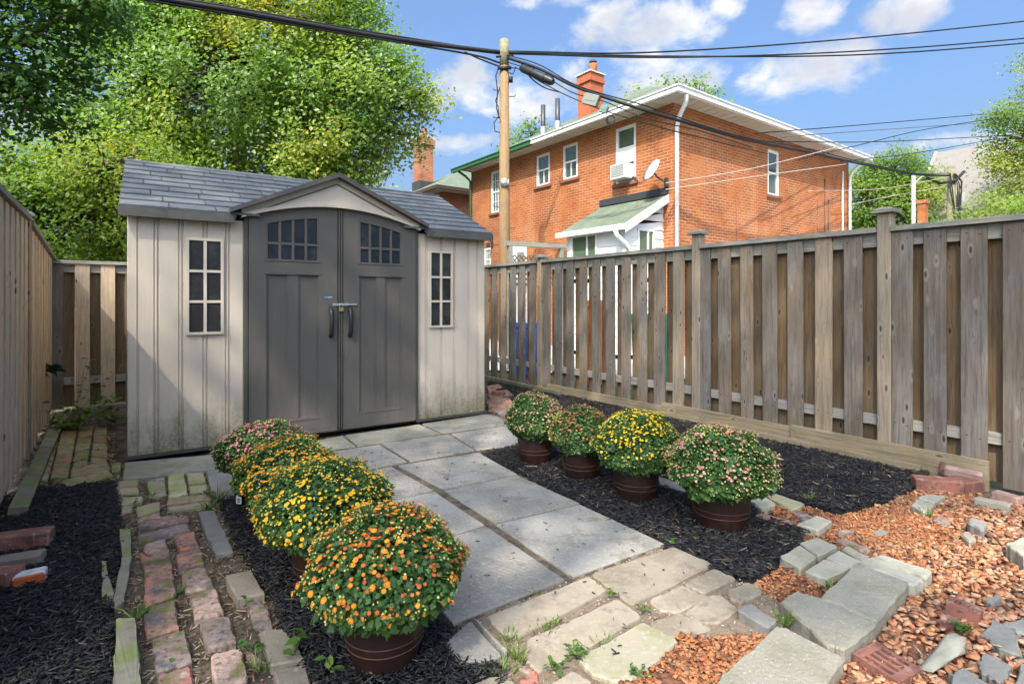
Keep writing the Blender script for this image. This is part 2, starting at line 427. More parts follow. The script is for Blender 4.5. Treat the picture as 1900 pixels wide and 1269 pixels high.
M['shed_tan'] = shed_plastic('tan_shed_panel', (.51, .435, .352), .9)
M['shed_tan_clean'] = shed_plastic('tan_shed_trim', (.51, .44, .36), 0)
M['shed_door'] = shed_plastic('charcoal_door', (.088, .080, .071), 0, .4)
M['shed_trim'] = shed_plastic('charcoal_trim', (.070, .064, .057), 0)
M['shed_edge'] = layered('roof_edge', (.085, .08, .075), [((.14, .13, .12), 12, .45, .7, .5)], .6, [(90, .3, .002, (1, 1, 1))])
M['shingle'] = layered('grey_shingle', (.118, .124, .132), [((.17, .17, .165), 12, .45, .70, .5), ((.08, .08, .08), 60, .5, .7, .4)], .62,
                       [(110, .35, .003, (1, 1, 1))], .10)
M['gap'] = layered('dark_gap', (.012, .012, .012), rough=.9)


def glass(name, base, rough=.06, spec=.5):
    m, T, out = shader(name)
    finish(T, out, base, rough, None, spec)
    return m


M['shed_glass'] = layered('smoky_acrylic', (.022, .022, .024), [((.055, .053, .05), 5, .45, .70, .7), ((.012, .012, .014), 16, .5, .7, .6)], .14, [(6, .25, .01, (1, 1, 1))], spec=.35)  # mottled base colour stands in for uneven reflections
M['door_glass'] = layered('dark_door_glass', (.014, .019, .026), [((.045, .052, .06), 6, .45, .70, .7), ((.008, .01, .014), 18, .5, .7, .6)], .14, [(6, .25, .01, (1, 1, 1))], spec=.35)  # paler and darker blotches painted in as reflections on the glass
M['win_glass'] = glass('window_glass', (.07, .095, .085), .03, .9)
M['win_glass_green'] = glass('porch_glass', (.10, .14, .085), .03, .8)
M['curtain'] = layered('white_blind', (.6, .6, .58), rough=.8)
M['white'] = layered('white_paint', (.74, .73, .70), [((.60, .59, .56), 3, .45, .7, .5)], .55, spec=.35)
M['white_metal'] = layered('white_aluminium', (.76, .755, .74), [((.60, .60, .58), 2, .5, .75, .4)], .4, spec=.4)
M['soffit'] = layered('soffit_slat', (.50, .455, .38), rough=.7, vary=.05)
M['green_gutter'] = layered('green_gutter', (.035, .13, .05), [((.07, .16, .08), 5, .5, .7, .4)], .45, spec=.4)
M['brown_gutter'] = layered('brown_gutter', (.07, .042, .03), rough=.6)
M['post_paint'] = layered('chalky_post_paint', (.40, .39, .37), [((.27, .26, .24), 9, .45, .7, .7)], .8)
M['siding'] = layered('white_siding', (.70, .70, .70), [((.56, .56, .55), 3, .45, .7, .4)], .6)
M['roof_green'] = layered('green_roof_shingles', (.135, .165, .115), [((.20, .235, .17), 3.0, .42, .7, .6), ((.07, .085, .06), 22, .48, .68, .6), ((.26, .28, .22), 60, .57, .72, .5)],
                          .95, [(45, .6, .01, (1, 1, 2))], rand=False)
M['roof_pale'] = layered('pale_grey_roof', (.23, .205, .18), [((.18, .16, .145), 4, .42, .7, .5), ((.28, .255, .225), 25, .5, .7, .4)], .95, rand=False)
M['brick_house'] = brickwall('orange_brickwork', (.36, .10, .031), (.46, .15, .046), (.44, .29, .19), (.20, .055, .022))
M['brick_far'] = brickwall('red_brickwork', (.30, .085, .035), (.38, .125, .05), (.42, .30, .22), (.17, .05, .025))
M['chimney_red'] = layered('red_chimney_render', (.42, .12, .06), [((.33, .10, .055), 5, .45, .7, .6)], .85)
M['clay'] = layered('clay_pot', (.45, .16, .07), [((.3, .1, .05), 9, .5, .7, .5)], .8)
M['sill'] = layered('brick_sill', (.26, .10, .06), [((.14, .07, .05), 12, .45, .7, .6)], .9)
M['flashing'] = layered('dark_flashing', (.045, .05, .055), [((.08, .085, .09), 8, .5, .7, .5)], .6)
M['black_plastic'] = layered('black_plastic', (.018, .018, .019), rough=.45, spec=.4)
M['cable'] = layered('black_cable', (.014, .014, .015), rough=.6, spec=.3)
M['cable_grey'] = layered('grey_cable', (.10, .10, .105), rough=.6)
M['cable_light'] = layered('light_cable', (.45, .36, .30), rough=.6)
M['steel'] = layered('galvanised_steel', (.42, .42, .42), [((.28, .28, .28), 20, .45, .7, .5)], .45, metal=.7, spec=.5)
M['dark_steel'] = layered('dark_steel', (.09, .09, .09), rough=.5, metal=.6)
M['box_grey'] = layered('grey_box', (.23, .23, .20), [((.27, .27, .25), 8, .45, .7, .5)], .6)
M['box_green'] = layered('green_box', (.16, .24, .20), rough=.6)
M['brass'] = layered('brass', (.52, .36, .10), [((.35, .23, .07), 30, .5, .7, .5)], .35, metal=.8, spec=.5)
M['nail'] = layered('rusty_nail', (.025, .016, .012), rough=.7)
M['rust'] = layered('rusty_iron', (.13, .07, .045), rough=.8)
M['dish'] = layered('dish_grey', (.45, .44, .42), rough=.5, spec=.4)
M['ac_white'] = layered('ac_casing', (.62, .615, .59), rough=.55)
M['ac_grille'] = layered('ac_grille', (.30, .295, .28), rough=.7)
M['pot'] = layered('brown_barrel_pot', (.026, .011, .0075), [((.046, .021, .014), 22, .48, .72, .7, (1, 1, .15)), ((.018, .008, .006), 5, .42, .66, .6)], .48, [(40, .35, .003, (1, 1, .1))], spec=.4)
M['pot_line'] = layered('pot_line', (.075, .036, .025), rough=.6)
M['bark'] = layered('bark', (.105, .082, .062), [((.05, .04, .03), 9, .42, .66, .8, (1, 1, .25)), ((.17, .145, .115), 30, .52, .7, .5, (1, 1, .3))], .95,
                    [(22, .9, .03, (1, 1, .25))])
M['stem'] = layered('green_stem', (.085, .14, .035), rough=.6)
M['blue'] = layered('blue_plastic', (.03, .09, .33), rough=.5)
M['orange_p'] = layered('orange_plastic', (.55, .14, .03), rough=.5)
M['green_p'] = layered('green_plastic', (.03, .22, .09), rough=.5)
M['tag_white'] = layered('tag_white', (.75, .75, .73), rough=.5)
M['tag_red'] = layered('tag_red', (.35, .05, .08), rough=.5)
M['badge_blue'] = layered('badge_blue', (.05, .25, .55), rough=.4)
M['badge_white'] = layered('badge_white', (.7, .72, .75), rough=.4)
M['weed_leaf'] = leafy('weed_leaf', [(0, (.045, .105, .018)), (.6, (.085, .17, .028)), (1, (.17, .23, .04))], .35)
M['mum_leaf'] = leafy('mum_leaf', [(0, (.035, .085, .022)), (.5, (.07, .145, .034)), (.85, (.12, .21, .048)), (1, (.19, .27, .07))], .3)
M['tree_bright'] = leafy('bright_tree_leaf', [(0, (.16, .265, .06)), (.40, (.235, .35, .085)), (.72, (.34, .41, .085)), (.90, (.46, .42, .07)), (1, (.52, .38, .05))], .55, .38, .5)
M['tree_yellow'] = leafy('yellowing_tree_leaf', [(0, (.15, .25, .045)), (.35, (.25, .35, .06)), (.7, (.40, .42, .075)), (1, (.50, .42, .075))], .55)
M['tree_dark'] = leafy('dark_tree_leaf', [(0, (.035, .09, .022)), (.6, (.07, .155, .032)), (.9, (.12, .21, .04)), (1, (.24, .28, .05))], .45)
M['tree_far'] = leafy('far_tree_leaf', [(0, (.12, .21, .04)), (.6, (.22, .33, .06)), (1, (.36, .39, .07))], .52)
M['conifer'] = layered('dark_conifer', (.012, .04, .016), rough=.7)


# ------------------------------------------------------------------ mesh building
class MB:
    def __init__(s):
        s.v, s.f, s.m = [], [], []

    def add(s, vs, fs, mi=0, mx=None):
        o = len(s.v)
        for p in vs:
            p = Vector(p)
            s.v.append(tuple(mx @ p) if mx else tuple(p))
        for f in fs:
            s.f.append(tuple(i + o for i in f))
            s.m.append(mi)

    def box(s, a, b, mi=0, mx=None):
        (x0, y0, z0), (x1, y1, z1) = a, b
        s.add([(x0, y0, z0), (x1, y0, z0), (x1, y1, z0), (x0, y1, z0), (x0, y0, z1), (x1, y0, z1), (x1, y1, z1), (x0, y1, z1)],
              [(3, 2, 1, 0), (4, 5, 6, 7), (0, 1, 5, 4), (1, 2, 6, 5), (2, 3, 7, 6), (3, 0, 4, 7)], mi, mx)

    def cbox(s, a, b, c=.003, mi=0):
        """box with chamfered vertical and top edges"""
        (x0, y0, z0), (x1, y1, z1) = a, b
        def ring(d, z, cc):
            return [(x0 + d + cc, y0 + d, z), (x1 - d - cc, y0 + d, z), (x1 - d, y0 + d + cc, z), (x1 - d, y1 - d - cc, z),
                    (x1 - d - cc, y1 - d, z), (x0 + d + cc, y1 - d, z), (x0 + d, y1 - d - cc, z), (x0 + d, y0 + d + cc, z)]
        vs = ring(0, z0, c) + ring(0, z1 - c, c) + ring(c, z1, c * .6)
        fs = [tuple(range(7, -1, -1)), tuple(range(16, 24))]
        for k in (0, 8):
            for i in range(8):
                j = (i + 1) % 8
                fs.append((k + i, k + j, k + 8 + j, k + 8 + i))
        s.add(vs, fs, mi)

    def prism(s, poly, z0, z1, mi=0, mx=None):
        n = len(poly)
        vs = [(x, y, z0) for x, y in poly] + [(x, y, z1) for x, y in poly]
        fs = [tuple(range(n - 1, -1, -1)), tuple(range(n, 2 * n))] + [(i, (i + 1) % n, n + (i + 1) % n, n + i) for i in range(n)]
        s.add(vs, fs, mi, mx)

    def xprism(s, poly, y0, y1, mi=0):
        """polygon in x-z (front seen from -y), extruded along y"""
        n = len(poly)
        vs = [(x, y0, z) for x, z in poly] + [(x, y1, z) for x, z in poly]
        fs = [tuple(range(n)), tuple(range(2 * n - 1, n - 1, -1))] + [((i + 1) % n, i, n + i, n + (i + 1) % n) for i in range(n)]
        s.add(vs, fs, mi)

    def tube(s, pts, r, seg=6, mi=0, cap=True):
        pts = [Vector(p) for p in pts]
        rs = r if isinstance(r, (list, tuple)) else [r] * len(pts)
        rings = []
        pu = None
        for i, p in enumerate(pts):
            t = (pts[min(i + 1, len(pts) - 1)] - pts[max(i - 1, 0)]).normalized()
            if pu is None:
                ref = Vector((0, 0, 1)) if abs(t.z) < .9 else Vector((1, 0, 0))
                u = t.cross(ref).normalized()
            else:
                u = (pu - t * pu.dot(t)).normalized()
            w = t.cross(u)
            pu = u
            rings.append([tuple(p + (u * math.cos(2 * math.pi * k / seg) + w * math.sin(2 * math.pi * k / seg)) * rs[i]) for k in range(seg)])
        o = len(s.v)
        for rg in rings:
            s.v.extend(rg)
        for i in range(len(rings) - 1):
            for k in range(seg):
                a, b = o + i * seg + k, o + i * seg + (k + 1) % seg
                s.f.append((a, b, b + seg, a + seg))
                s.m.append(mi)
        if cap:
            s.f.append(tuple(o + k for k in range(seg - 1, -1, -1)))
            s.m.append(mi)
            e = o + (len(rings) - 1) * seg
            s.f.append(tuple(e + k for k in range(seg)))
            s.m.append(mi)

    def lathe(s, prof, seg=24, mi=0, centre=(0, 0, 0)):
        o = len(s.v)
        cx, cy, cz = centre
        for (r, z) in prof:
            for k in range(seg):
                a = 2 * math.pi * k / seg
                s.v.append((cx + r * math.cos(a), cy + r * math.sin(a), cz + z))
        for i in range(len(prof) - 1):
            for k in range(seg):
                a, b = o + i * seg + k, o + i * seg + (k + 1) % seg
                s.f.append((a, b, b + seg, a + seg))
                s.m.append(mi)
        s.f.append(tuple(o + k for k in range(seg - 1, -1, -1)))
        s.m.append(mi)
        e = o + (len(prof) - 1) * seg
        s.f.append(tuple(e + k for k in range(seg)))
        s.m.append(mi)

    def mesh(s, name, mats, smooth=False):
        me = bpy.data.meshes.new(name)
        me.from_pydata(s.v, [], s.f)
        for m in (mats if isinstance(mats, (list, tuple)) else [mats]):
            me.materials.append(m)
        if any(s.m):
            me.polygons.foreach_set('material_index', s.m)
        if smooth:
            me.polygons.foreach_set('use_smooth', [True] * len(me.polygons))
        me.update()
        return me


def np_mesh(name, V, F, mat, tint=None, smooth=False):
    """mesh from numpy arrays: V (n,3), F (m,k)"""
    me = bpy.data.meshes.new(name)
    V = np.asarray(V, dtype=np.float32)
    F = np.asarray(F, dtype=np.int32)
    me.vertices.add(len(V))
    me.vertices.foreach_set('co', V.ravel())
    m, k = F.shape
    me.loops.add(m * k)
    me.loops.foreach_set('vertex_index', F.ravel())
    me.polygons.add(m)
    me.polygons.foreach_set('loop_start', np.arange(0, m * k, k, dtype=np.int32))
    if smooth:
        me.polygons.foreach_set('use_smooth', np.ones(m, dtype=bool))
    me.update(calc_edges=True)
    me.materials.append(mat)
    if tint is not None:
        at = me.attributes.new('tint', 'FLOAT', 'POINT')
        at.data.foreach_set('value', np.asarray(tint, dtype=np.float32))
    return me


def link(name, me, parent=None, loc=(0, 0, 0), rot=(0, 0, 0), label=None, kind=None):
    o = bpy.data.objects.new(name, me)
    COL.objects.link(o)
    o.location = loc
    o.rotation_euler = rot
    if parent is not None:
        o.parent = parent
    if label:
        o['label'] = label
    if kind:
        o['kind'] = kind
    return o


def tag(o, label, cat, group=None):
    o['label'] = label
    o['category'] = cat
    if group:
        o['group'] = group
    return o


def thing(name, label, cat, loc=(0, 0, 0), rz=0.0, group=None):
    o = link(name, None, None, loc, (0, 0, rz))
    return tag(o, label, cat, group)


def structure(name, me=None, loc=(0, 0, 0), rz=0.0):
    return link(name, me, None, loc, (0, 0, rz), kind='structure')


def smooth_by_angle(o, ang=40):
    me = o.data
    me.polygons.foreach_set('use_smooth', [True] * len(me.polygons))
    try:
        me.set_sharp_from_angle(angle=R(ang))
    except Exception:
        pass


def G(x, y, h=0.0):
    """surveyed point of the photograph on the level yard (metres)"""
    t = (CAM_H - h) * FOC / (y - CY)
    return ((x - CX) / FOC * t, t)


def crop(ox, oy, s, pts):
    return [G(ox + s * x, oy + s * y) for x, y in pts]


def inside(P, poly):
    x, y = P[:, 0], P[:, 1]
    r = np.zeros(len(P), bool)
    n = len(poly)
    for i in range(n):
        x1, y1 = poly[i]
        x2, y2 = poly[(i + 1) % n]
        c = ((y1 > y) != (y2 > y))
        with np.errstate(divide='ignore', invalid='ignore'):
            xi = (x2 - x1) * (y - y1) / (y2 - y1 + 1e-12) + x1
        r ^= c & (x < xi)
    return r


# ------------------------------------------------------------------ ground
g = MB()
g.add([(-260, -120, 0), (260, -120, 0), (260, 400, 0), (-260, 400, 0)], [(0, 1, 2, 3)])
structure('ground', g.mesh('ground', M['lawn']), (0, 0, -.14))
g = MB()
g.add([(-1.5, 10.6, 0), (18, 4, 0), (30, 14, 0), (6, 30, 0), (-6, 24, 0)], [(0, 1, 2, 3, 4)])
structure('driveway', g.mesh('driveway', M['driveway']), (0, 0, -.10))


def bed(name, polys, z, amp, mat, res=.03, edge=.0):
    P = np.array([p for q in polys for p in q])
    x0, y0 = P.min(0) - .05
    x1, y1 = P.max(0) + .05
    xs = np.arange(x0, x1, res)
    ys = np.arange(y0, y1, res)
    X, Y = np.meshgrid(xs, ys)
    pts = np.stack([X.ravel(), Y.ravel()], 1)
    ins = np.zeros(len(pts), bool)
    for q in polys:
        ins |= inside(pts, q)
    ins = ins.reshape(X.shape)
    near = ins.copy()
    for dy in (-1, 0, 1):
        for dx in (-1, 0, 1):
            near |= np.roll(np.roll(ins, dy, 0), dx, 1)
    Z = np.zeros(X.shape)
    for j in range(X.shape[0]):
        for i in range(X.shape[1]):
            if near[j, i]:
                Z[j, i] = z + amp * (mnoise.fractal(Vector((X[j, i] * 5, Y[j, i] * 5, 3.1 + z * 40)), 1.0, 2.0, 4)) if ins[j, i] else z - .06
    w = X.shape[1]
    idx = np.arange(X.size).reshape(X.shape)
    quads = np.stack([idx[:-1, :-1], idx[:-1, 1:], idx[1:, 1:], idx[1:, :-1]], -1).reshape(-1, 4)
    nr = near.ravel()
    keep = nr[quads].all(1)
    quads = quads[keep]
    used = np.unique(quads)
    remap = -np.ones(X.size, int)
    remap[used] = np.arange(len(used))
    V = np.stack([X.ravel(), Y.ravel(), Z.ravel()], 1)[used]
    me = np_mesh(name, V, remap[quads], mat, smooth=True)
    return structure(name, me)


YARD = [(-7.5, .3), (5.5, .3), (5.0, 2.4), (3.1, 3.75), (-.9, 9.3), (-5.3, 6.3), (-3.0, 3.2), (-3.5, 1.2)]
bed('soil', [YARD], -.040, .012, M['soil'], .05)

MUL_L = [G(-260, 985), G(-40, 935), G(62, 905), G(214, 892), G(222, 960), G(232, 1010), G(214, 1060), G(200, 1100), G(212, 1160), G(206, 1300), (-1.1, 1.25), (-2.6, 1.25)]
MUL_C = [G(402, 925), G(432, 925), G(470, 880), G(560, 835), G(615, 840), G(640, 950), G(745, 1060), G(838, 1160), G(935, 1240), (0, 1.65), (-.25, 1.45), (-.62, 1.42), G(560, 1240), G(500, 1100), G(440, 1010)]
MUL_R = [G(888, 840), G(948, 828), G(985, 795), G(938, 742), G(905, 708), G(1030, 722), G(1300, 768), G(1500, 815), G(1745, 864), G(1690, 905), G(1640, 930), G(1560, 948),
         G(1440, 920), G(1395, 940), G(1500, 985), G(1492, 1000), G(1445, 1040), G(1400, 1072), G(1310, 1052), G(1237, 1012)]
bed('mulch_bed', [MUL_L], -.012, .016, M['mulch_base'])
bed('mulch_bed', [MUL_C], -.014, .016, M['mulch_base'])
bed('mulch_bed', [MUL_R], -.012, .018, M['mulch_base'])
GRAV = [G(1640, 930), G(1690, 905), G(1745, 890), G(1840, 915), (3.3, 3.4), (3.6, 2.2), (2.6, 1.3), (.9, 1.3), G(1470, 1269), G(1580, 1130), G(1650, 1060), G(1600, 1010), G(1480, 985), G(1560, 950)]
FINE_A = [G(1235, 1170), G(1330, 1180), G(1425, 1175), G(1410, 1215), G(1330, 1290), G(1180, 1290), G(1150, 1262)]
FINE_B = [G(1395, 1075), G(1445, 1045), G(1480, 985), G(1420, 935), G(1445, 920), G(1560, 950), G(1640, 930), G(1745, 890), G(1830, 930), G(1700, 1010), G(1740, 1090), G(1640, 1085), G(1530, 1120), G(1440, 1110)]
bed('gravel_bed', [GRAV], -.038, .014, M['gravel_base'])
bed('gravel_bed', [FINE_A], -.012, .007, M['gravel_base'])
bed('gravel_bed', [FINE_B], -.032, .010, M['gravel_base'])
SANDY = [G(825, 1140), G(1050, 1058), G(1228, 1000), G(1310, 1050), G(1440, 1085), G(1460, 1140), G(1420, 1215), G(1260, 1290), (.55, 1.3), (0, 1.3), G(900, 1290)]
bed('sand_bed', [SANDY], -.019, .005, M['sand'])
JOINT = [G(560, 822), G(940, 770), G(985, 800), G(960, 826), G(890, 838), G(1236, 1009), G(1060, 1074), G(838, 1158), G(590, 900)]
bed('joint_soil', [JOINT], -.011, .005, M['soil'])
WALKBED = [G(228, 900), G(400, 860), G(430, 925), G(440, 1010), G(500, 1100), G(560, 1240), (-.62, 1.42), (-1.05, 1.42), G(214, 1160), G(222, 960)]
bed('walk_soil', [WALKBED], -.026, .010, M['soil'])

# ------------------------------------------------------------------ paving pieces
PAVERS = []


def piece(parent, name, poly, mat, top=.0, thick=.06, bev=.008, jit=.004, cut=.02, tilt=.0, shrink=.0, sub=3):
    poly = [Vector((p[0], p[1])) for p in poly]
    area = sum(poly[i].x * poly[(i + 1) % len(poly)].y - poly[(i + 1) % len(poly)].x * poly[i].y for i in range(len(poly)))
    if area < 0:
        poly.reverse()
    c = sum(poly, Vector((0, 0))) / len(poly)
    if shrink:
        poly = [c + (p - c) * (1 - shrink / max(.03, (p - c).length)) for p in poly]
    PAVERS.append([tuple(p) for p in poly])
    out = []
    n = len(poly)
    for i in range(n):
        p, q, pr = poly[i], poly[(i + 1) % n], poly[i - 1]
        e = q - p
        L = e.length
        k = min(cut, L * .25)
        a = p + e * (k / L)
        b = q - e * (k / L)
        nn = Vector((-e.y, e.x)) / L
        out.append(p + (a - p) * .35 + (pr - p).normalized() * min(k, (pr - p).length * .25) * .35)
        for t in range(sub + 1):
            w = a + (b - a) * (t / sub)
            out.append(w + nn * rnd.uniform(0, jit))
    tx, ty = rnd.uniform(-tilt, tilt), rnd.uniform(-tilt, tilt)
    def inset(d):
        r = []
        for p in out:
            dv = c - p
            r.append(p + dv * (d / max(dv.length, d * 2)))
        return r
    m = len(out)
    vs, fs = [], []
    for ring, z in ((out, -thick), (out, -bev), (inset(bev * .9), 0.0)):
        for p in ring:
            q = p - c
            vs.append((q.x, q.y, z + q.x * tx + q.y * ty + (rnd.uniform(-.0012, .0012) if z > -.02 else 0)))
    for kk in (0, m):
        for i in range(m):
            j = (i + 1) % m
            fs.append((kk + i, kk + j, kk + m + j, kk + m + i))
    fs.append(tuple(range(2 * m, 3 * m)))
    mb = MB()
    mb.add(vs, fs)
    o = link(name, mb.mesh(name, mat), parent, (c.x, c.y, top))
    return o


path = structure('concrete_path')
# slab rows of the path: right column, left column, the two rows by the shed
RC = [(735, 862, 888, 838), (820, 908, 960, 880), (917, 971, 1076, 934), (1060, 1070, 1234, 1009)]
for i in range(3):
    a, b = RC[i], RC[i + 1]
    piece(path, 'slab', [G(a[0] + 3, a[1] + 1), G(a[2], a[3] + 1), G(b[2], b[3] - 1), G(b[0] + 1, b[1] - 2)], M['slab'], 0, .07, .006, .002, .006, sub=4)
LC = [(590, 892, 727, 864), (655, 944, 806, 910), (732, 1025, 902, 974), (838, 1156, 1050, 1074)]
for i in range(3):
    a, b = LC[i], LC[i + 1]
    piece(path, 'slab', [G(a[0], a[1] + 1), G(a[2], a[3] + 1), G(b[2] - 2, b[3] - 1), G(b[0], b[1] - 1)], M['slab'], 0, .07, .006, .002, .006, sub=4)
for q in ([(560, 842), (640, 834), (704, 824), (756, 856), (697, 867), (590, 889)],
          [(708, 822), (833, 805), (881, 835), (762, 855)], [(837, 804), (943, 789), (966, 803), (985, 822), (884, 834)]):
    piece(path, 'slab', [G(*p) for p in q], M['slab'], 0, .07, .006, .002, .006, sub=4)
for q in ([(560, 822), (636, 808), (660, 828), (560, 840)], [(640, 807), (778, 787), (818, 804), (664, 827)],
          [(783, 786), (902, 768), (925, 772), (942, 787), (822, 803)]):
    piece(path, 'slab', [G(*p) for p in q], M['slab_moss'], 0, .07, .006, .002, .006, sub=4)
piece(path, 'slab', crop(200, 840, .1733, [(180, 102), (1300, 0), (1420, 20), (1290, 158), (1030, 185), (400, 262), (152, 288)]), M['slab_moss'], .0, .09, .006, .003, .006, sub=5)
piece(path, 'slab', crop(200, 840, .1733, [(1055, 195), (1290, 165), (1560, 190), (1420, 465), (1125, 495)]), M['slab'], .0, .06, .006, .003, .01)
piece(path, 'slab', crop(400, 760, .401, [(1060, 1075), (1180, 975), (1330, 1135), (1225, 1180), (1120, 1160)]), M['slab'], .004, .07, .007, .003, .012)
piece(path, 'curb_strip', crop(400, 760, .401, [(1187, 970), (1215, 985), (1352, 1130), (1336, 1140)]), M['slab'], .012, .07, .004, .002, .006)

pav = structure('paved_area')
C5 = lambda pts: crop(900, 980, .2278, pts)
for pts, mt, tp in [
    ([(870, 362), (1530, 148), (1860, 285), (1200, 612)], 'paver_tan', .002),
    ([(15, 700), (845, 385), (990, 500), (300, 855), (165, 850)], 'paver_tan', .000),
    ([(350, 880), (1080, 560), (1275, 705), (760, 985), (440, 1150), (320, 1020)], 'paver_tan', -.003),
    ([(770, 1060), (830, 1010), (1290, 760), (1580, 920), (1270, 1190), (1080, 1240), (880, 1180)], 'paver_moss', .004),
    ([(1340, 560), (1610, 440), (1850, 545), (1560, 655), (1430, 640)], 'paver_tan', -.006),
    ([(250, 1140), (320, 1085), (430, 1150), (440, 1269), (300, 1240)], 'old_brick', -.006),
    ([(490, 1269), (720, 1140), (860, 1230), (900, 1330), (520, 1400)], 'paver_tan', -.003),
    ([(60, 1290), (190, 1200), (280, 1260), (270, 1400), (90, 1400)], 'paver_moss', -.004),
    ([(-90, 1230), (40, 1180), (150, 1170), (50, 1290), (-60, 1400)], 'paver_tan', -.008),
    ([(1370, 1180), (1480, 1170), (1620, 1260), (1560, 1330)], 'stone_blue', -.008),
    ([(1340, 740), (1590, 660), (1850, 790), (1560, 870), (1440, 850)], 'paver_tan', -.009),
]:
    piece(pav, 'paver', C5(pts), M[mt], tp - .004, .06, .006, .006, .018, .010, sub=6, shrink=-.007)
C4 = lambda pts: crop(900, 700, .4484, pts)
for pts, mt, tp in [
    ([(826, 850), (946, 788), (1038, 830), (906, 892)], 'paver_tan', .004),
    ([(825, 962), (925, 893), (975, 890), (1048, 950), (965, 1004), (890, 1000)], 'paver_tan', -.004),
    ([(1008, 872), (1080, 840), (1135, 855), (1140, 885), (1065, 922), (1015, 905)], 'paver_tan', -.002),
    ([(1042, 978), (1100, 953), (1207, 1022), (1165, 1052)], 'stone_blue', .022),
]:
    piece(pav, 'paver', C4(pts), M[mt], tp - .004, .07, .006, .006, .018, .012, sub=5, shrink=-.007)

border = structure('stone_border')
C6 = lambda pts: crop(1300, 840, .338, pts)
for pts, tp, mt in [
    ([(80, 1330), (120, 1240), (410, 980), (470, 985), (785, 1150), (640, 1330)], .035, 'stone_block'),
    ([(440, 850), (520, 795), (650, 830), (965, 975), (790, 1115), (690, 1085)], .045, 'stone_block'),
    ([(658, 828), (850, 645), (1148, 752), (968, 968)], .050, 'stone_block'),
    ([(862, 634), (950, 605), (1222, 730), (1155, 760)], .048, 'paver_grey'),
    ([(955, 600), (1000, 590), (1268, 680), (1228, 722)], .046, 'paver_grey'),
]:
    piece(border, 'stone_block', C6(pts), M[mt], tp - .018, .15, .008, .007, .018, .01, sub=6, shrink=-.008)
C7 = lambda pts: crop(1360, 840, .2842, pts)
for pts, tp in [
    ([(305, 690), (435, 620), (545, 690), (445, 770)], .012), ([(440, 600), (545, 565), (680, 625), (555, 690)], .012),
    ([(470, 780), (600, 705), (765, 765), (600, 835)], .010), ([(610, 695), (690, 650), (840, 720), (770, 760)], .010),
    ([(712, 640), (745, 618), (890, 690), (845, 715)], .010), ([(415, 485), (545, 430), (645, 465), (560, 525)], .018),
    ([(1165, 350), (1200, 310), (1315, 345), (1250, 400)], .010), ([(1205, 305), (1260, 280), (1385, 290), (1320, 340)], .012),
]:
    piece(border, 'paver', C7(pts), M['paver_grey'], tp, .07, .006, .005, .012, .02, shrink=-.006)
for pts, mt, tp in [
    ([(660, 555), (720, 545), (915, 620), (880, 640), (760, 605)], 'old_brick', -.004),
    ([(660, 490), (760, 480), (800, 510), (700, 530)], 'old_brick', -.010),
    ([(90, 310), (210, 280), (290, 330), (190, 370)], 'paver_grey', .0), ([(215, 275), (245, 255), (480, 330), (380, 375)], 'paver_moss', .0),
    ([(385, 385), (450, 372), (560, 420), (480, 445)], 'old_brick', -.006), ([(900, 500), (950, 480), (1030, 500), (960, 530)], 'stone_blue', -.01),
    ([(120, 400), (190, 385), (430, 450), (390, 470)], 'old_brick', -.004),
    ([(1290, 420), (1350, 395), (1440, 430), (1390, 465)], 'old_brick', -.01),
]:
    piece(border, 'paver', C7(pts), M[mt], tp, .06, .008, .006, .025, .02)
piece(border, 'paver', [G(1192, 890), G(1215, 880), G(1290, 905), G(1300, 925)], M['slab'], .0, .06, .008, .004, .02)

# ------------------------------------------------------------------ left brick walk
walk = structure('brick_walk')
CA = lambda pts: crop(200, 840, .1733, pts)
for pts, mt, tp in [
    ([(105, 290), (335, 277), (330, 345), (95, 358)], 'mossy_brick', -.004), ([(95, 365), (330, 352), (338, 420), (85, 430)], 'mossy_brick', -.006),
    ([(420, 285), (612, 252), (622, 340), (425, 368)], 'mossy_brick', -.004), ([(427, 378), (625, 348), (635, 432), (432, 465)], 'mossy_brick', -.006),
    ([(640, 242), (818, 212), (842, 326), (642, 340)], 'mossy_brick', -.002), ([(642, 350), (845, 335), (862, 420), (650, 465)], 'mossy_brick', -.004),
    ([(838, 207), (1028, 192), (1054, 308), (860, 328)], 'mossy_brick', -.002), ([(866, 345), (1060, 322), (1085, 392), (880, 416)], 'mossy_brick', -.004),
    ([(150, 468), (375, 452), (375, 515), (142, 545)], 'mossy_brick', -.004), ([(142, 555), (270, 535), (265, 600), (135, 620)], 'mossy_brick', -.01),
    ([(640, 480), (1098, 428), (1108, 490), (632, 545)], 'mossy_brick', -.002), ([(640, 560), (1100, 505), (1110, 560), (640, 600)], 'mossy_brick', -.006),
    ([(295, 590), (560, 518), (562, 610), (315, 690)], 'mossy_brick', .004),
    ([(318, 700), (558, 628), (568, 690), (322, 745)], 'old_brick', .0),
    ([(320, 770), (640, 690), (868, 700), (872, 735), (325, 840)], 'old_brick', .012),
    ([(322, 880), (860, 752), (885, 830), (610, 908), (328, 968)], 'old_brick', .004),
    ([(385, 990), (620, 922), (675, 1058), (470, 1108), (385, 1040)], 'old_brick', .004),
    ([(335, 1055), (455, 1115), (680, 1072), (698, 1215), (385, 1262)], 'old_brick', .002),
    ([(690, 893), (930, 842), (985, 1000), (762, 1040)], 'old_brick', .004), ([(722, 1092), (1000, 1018), (1035, 1178), (760, 1232)], 'old_brick', .002),
]:
    piece(walk, 'brick', CA(pts), M[mt], tp, .06, .008, .006, .014, .035, shrink=-.003)
CD = lambda pts: crop(200, 1040, .2316, pts)
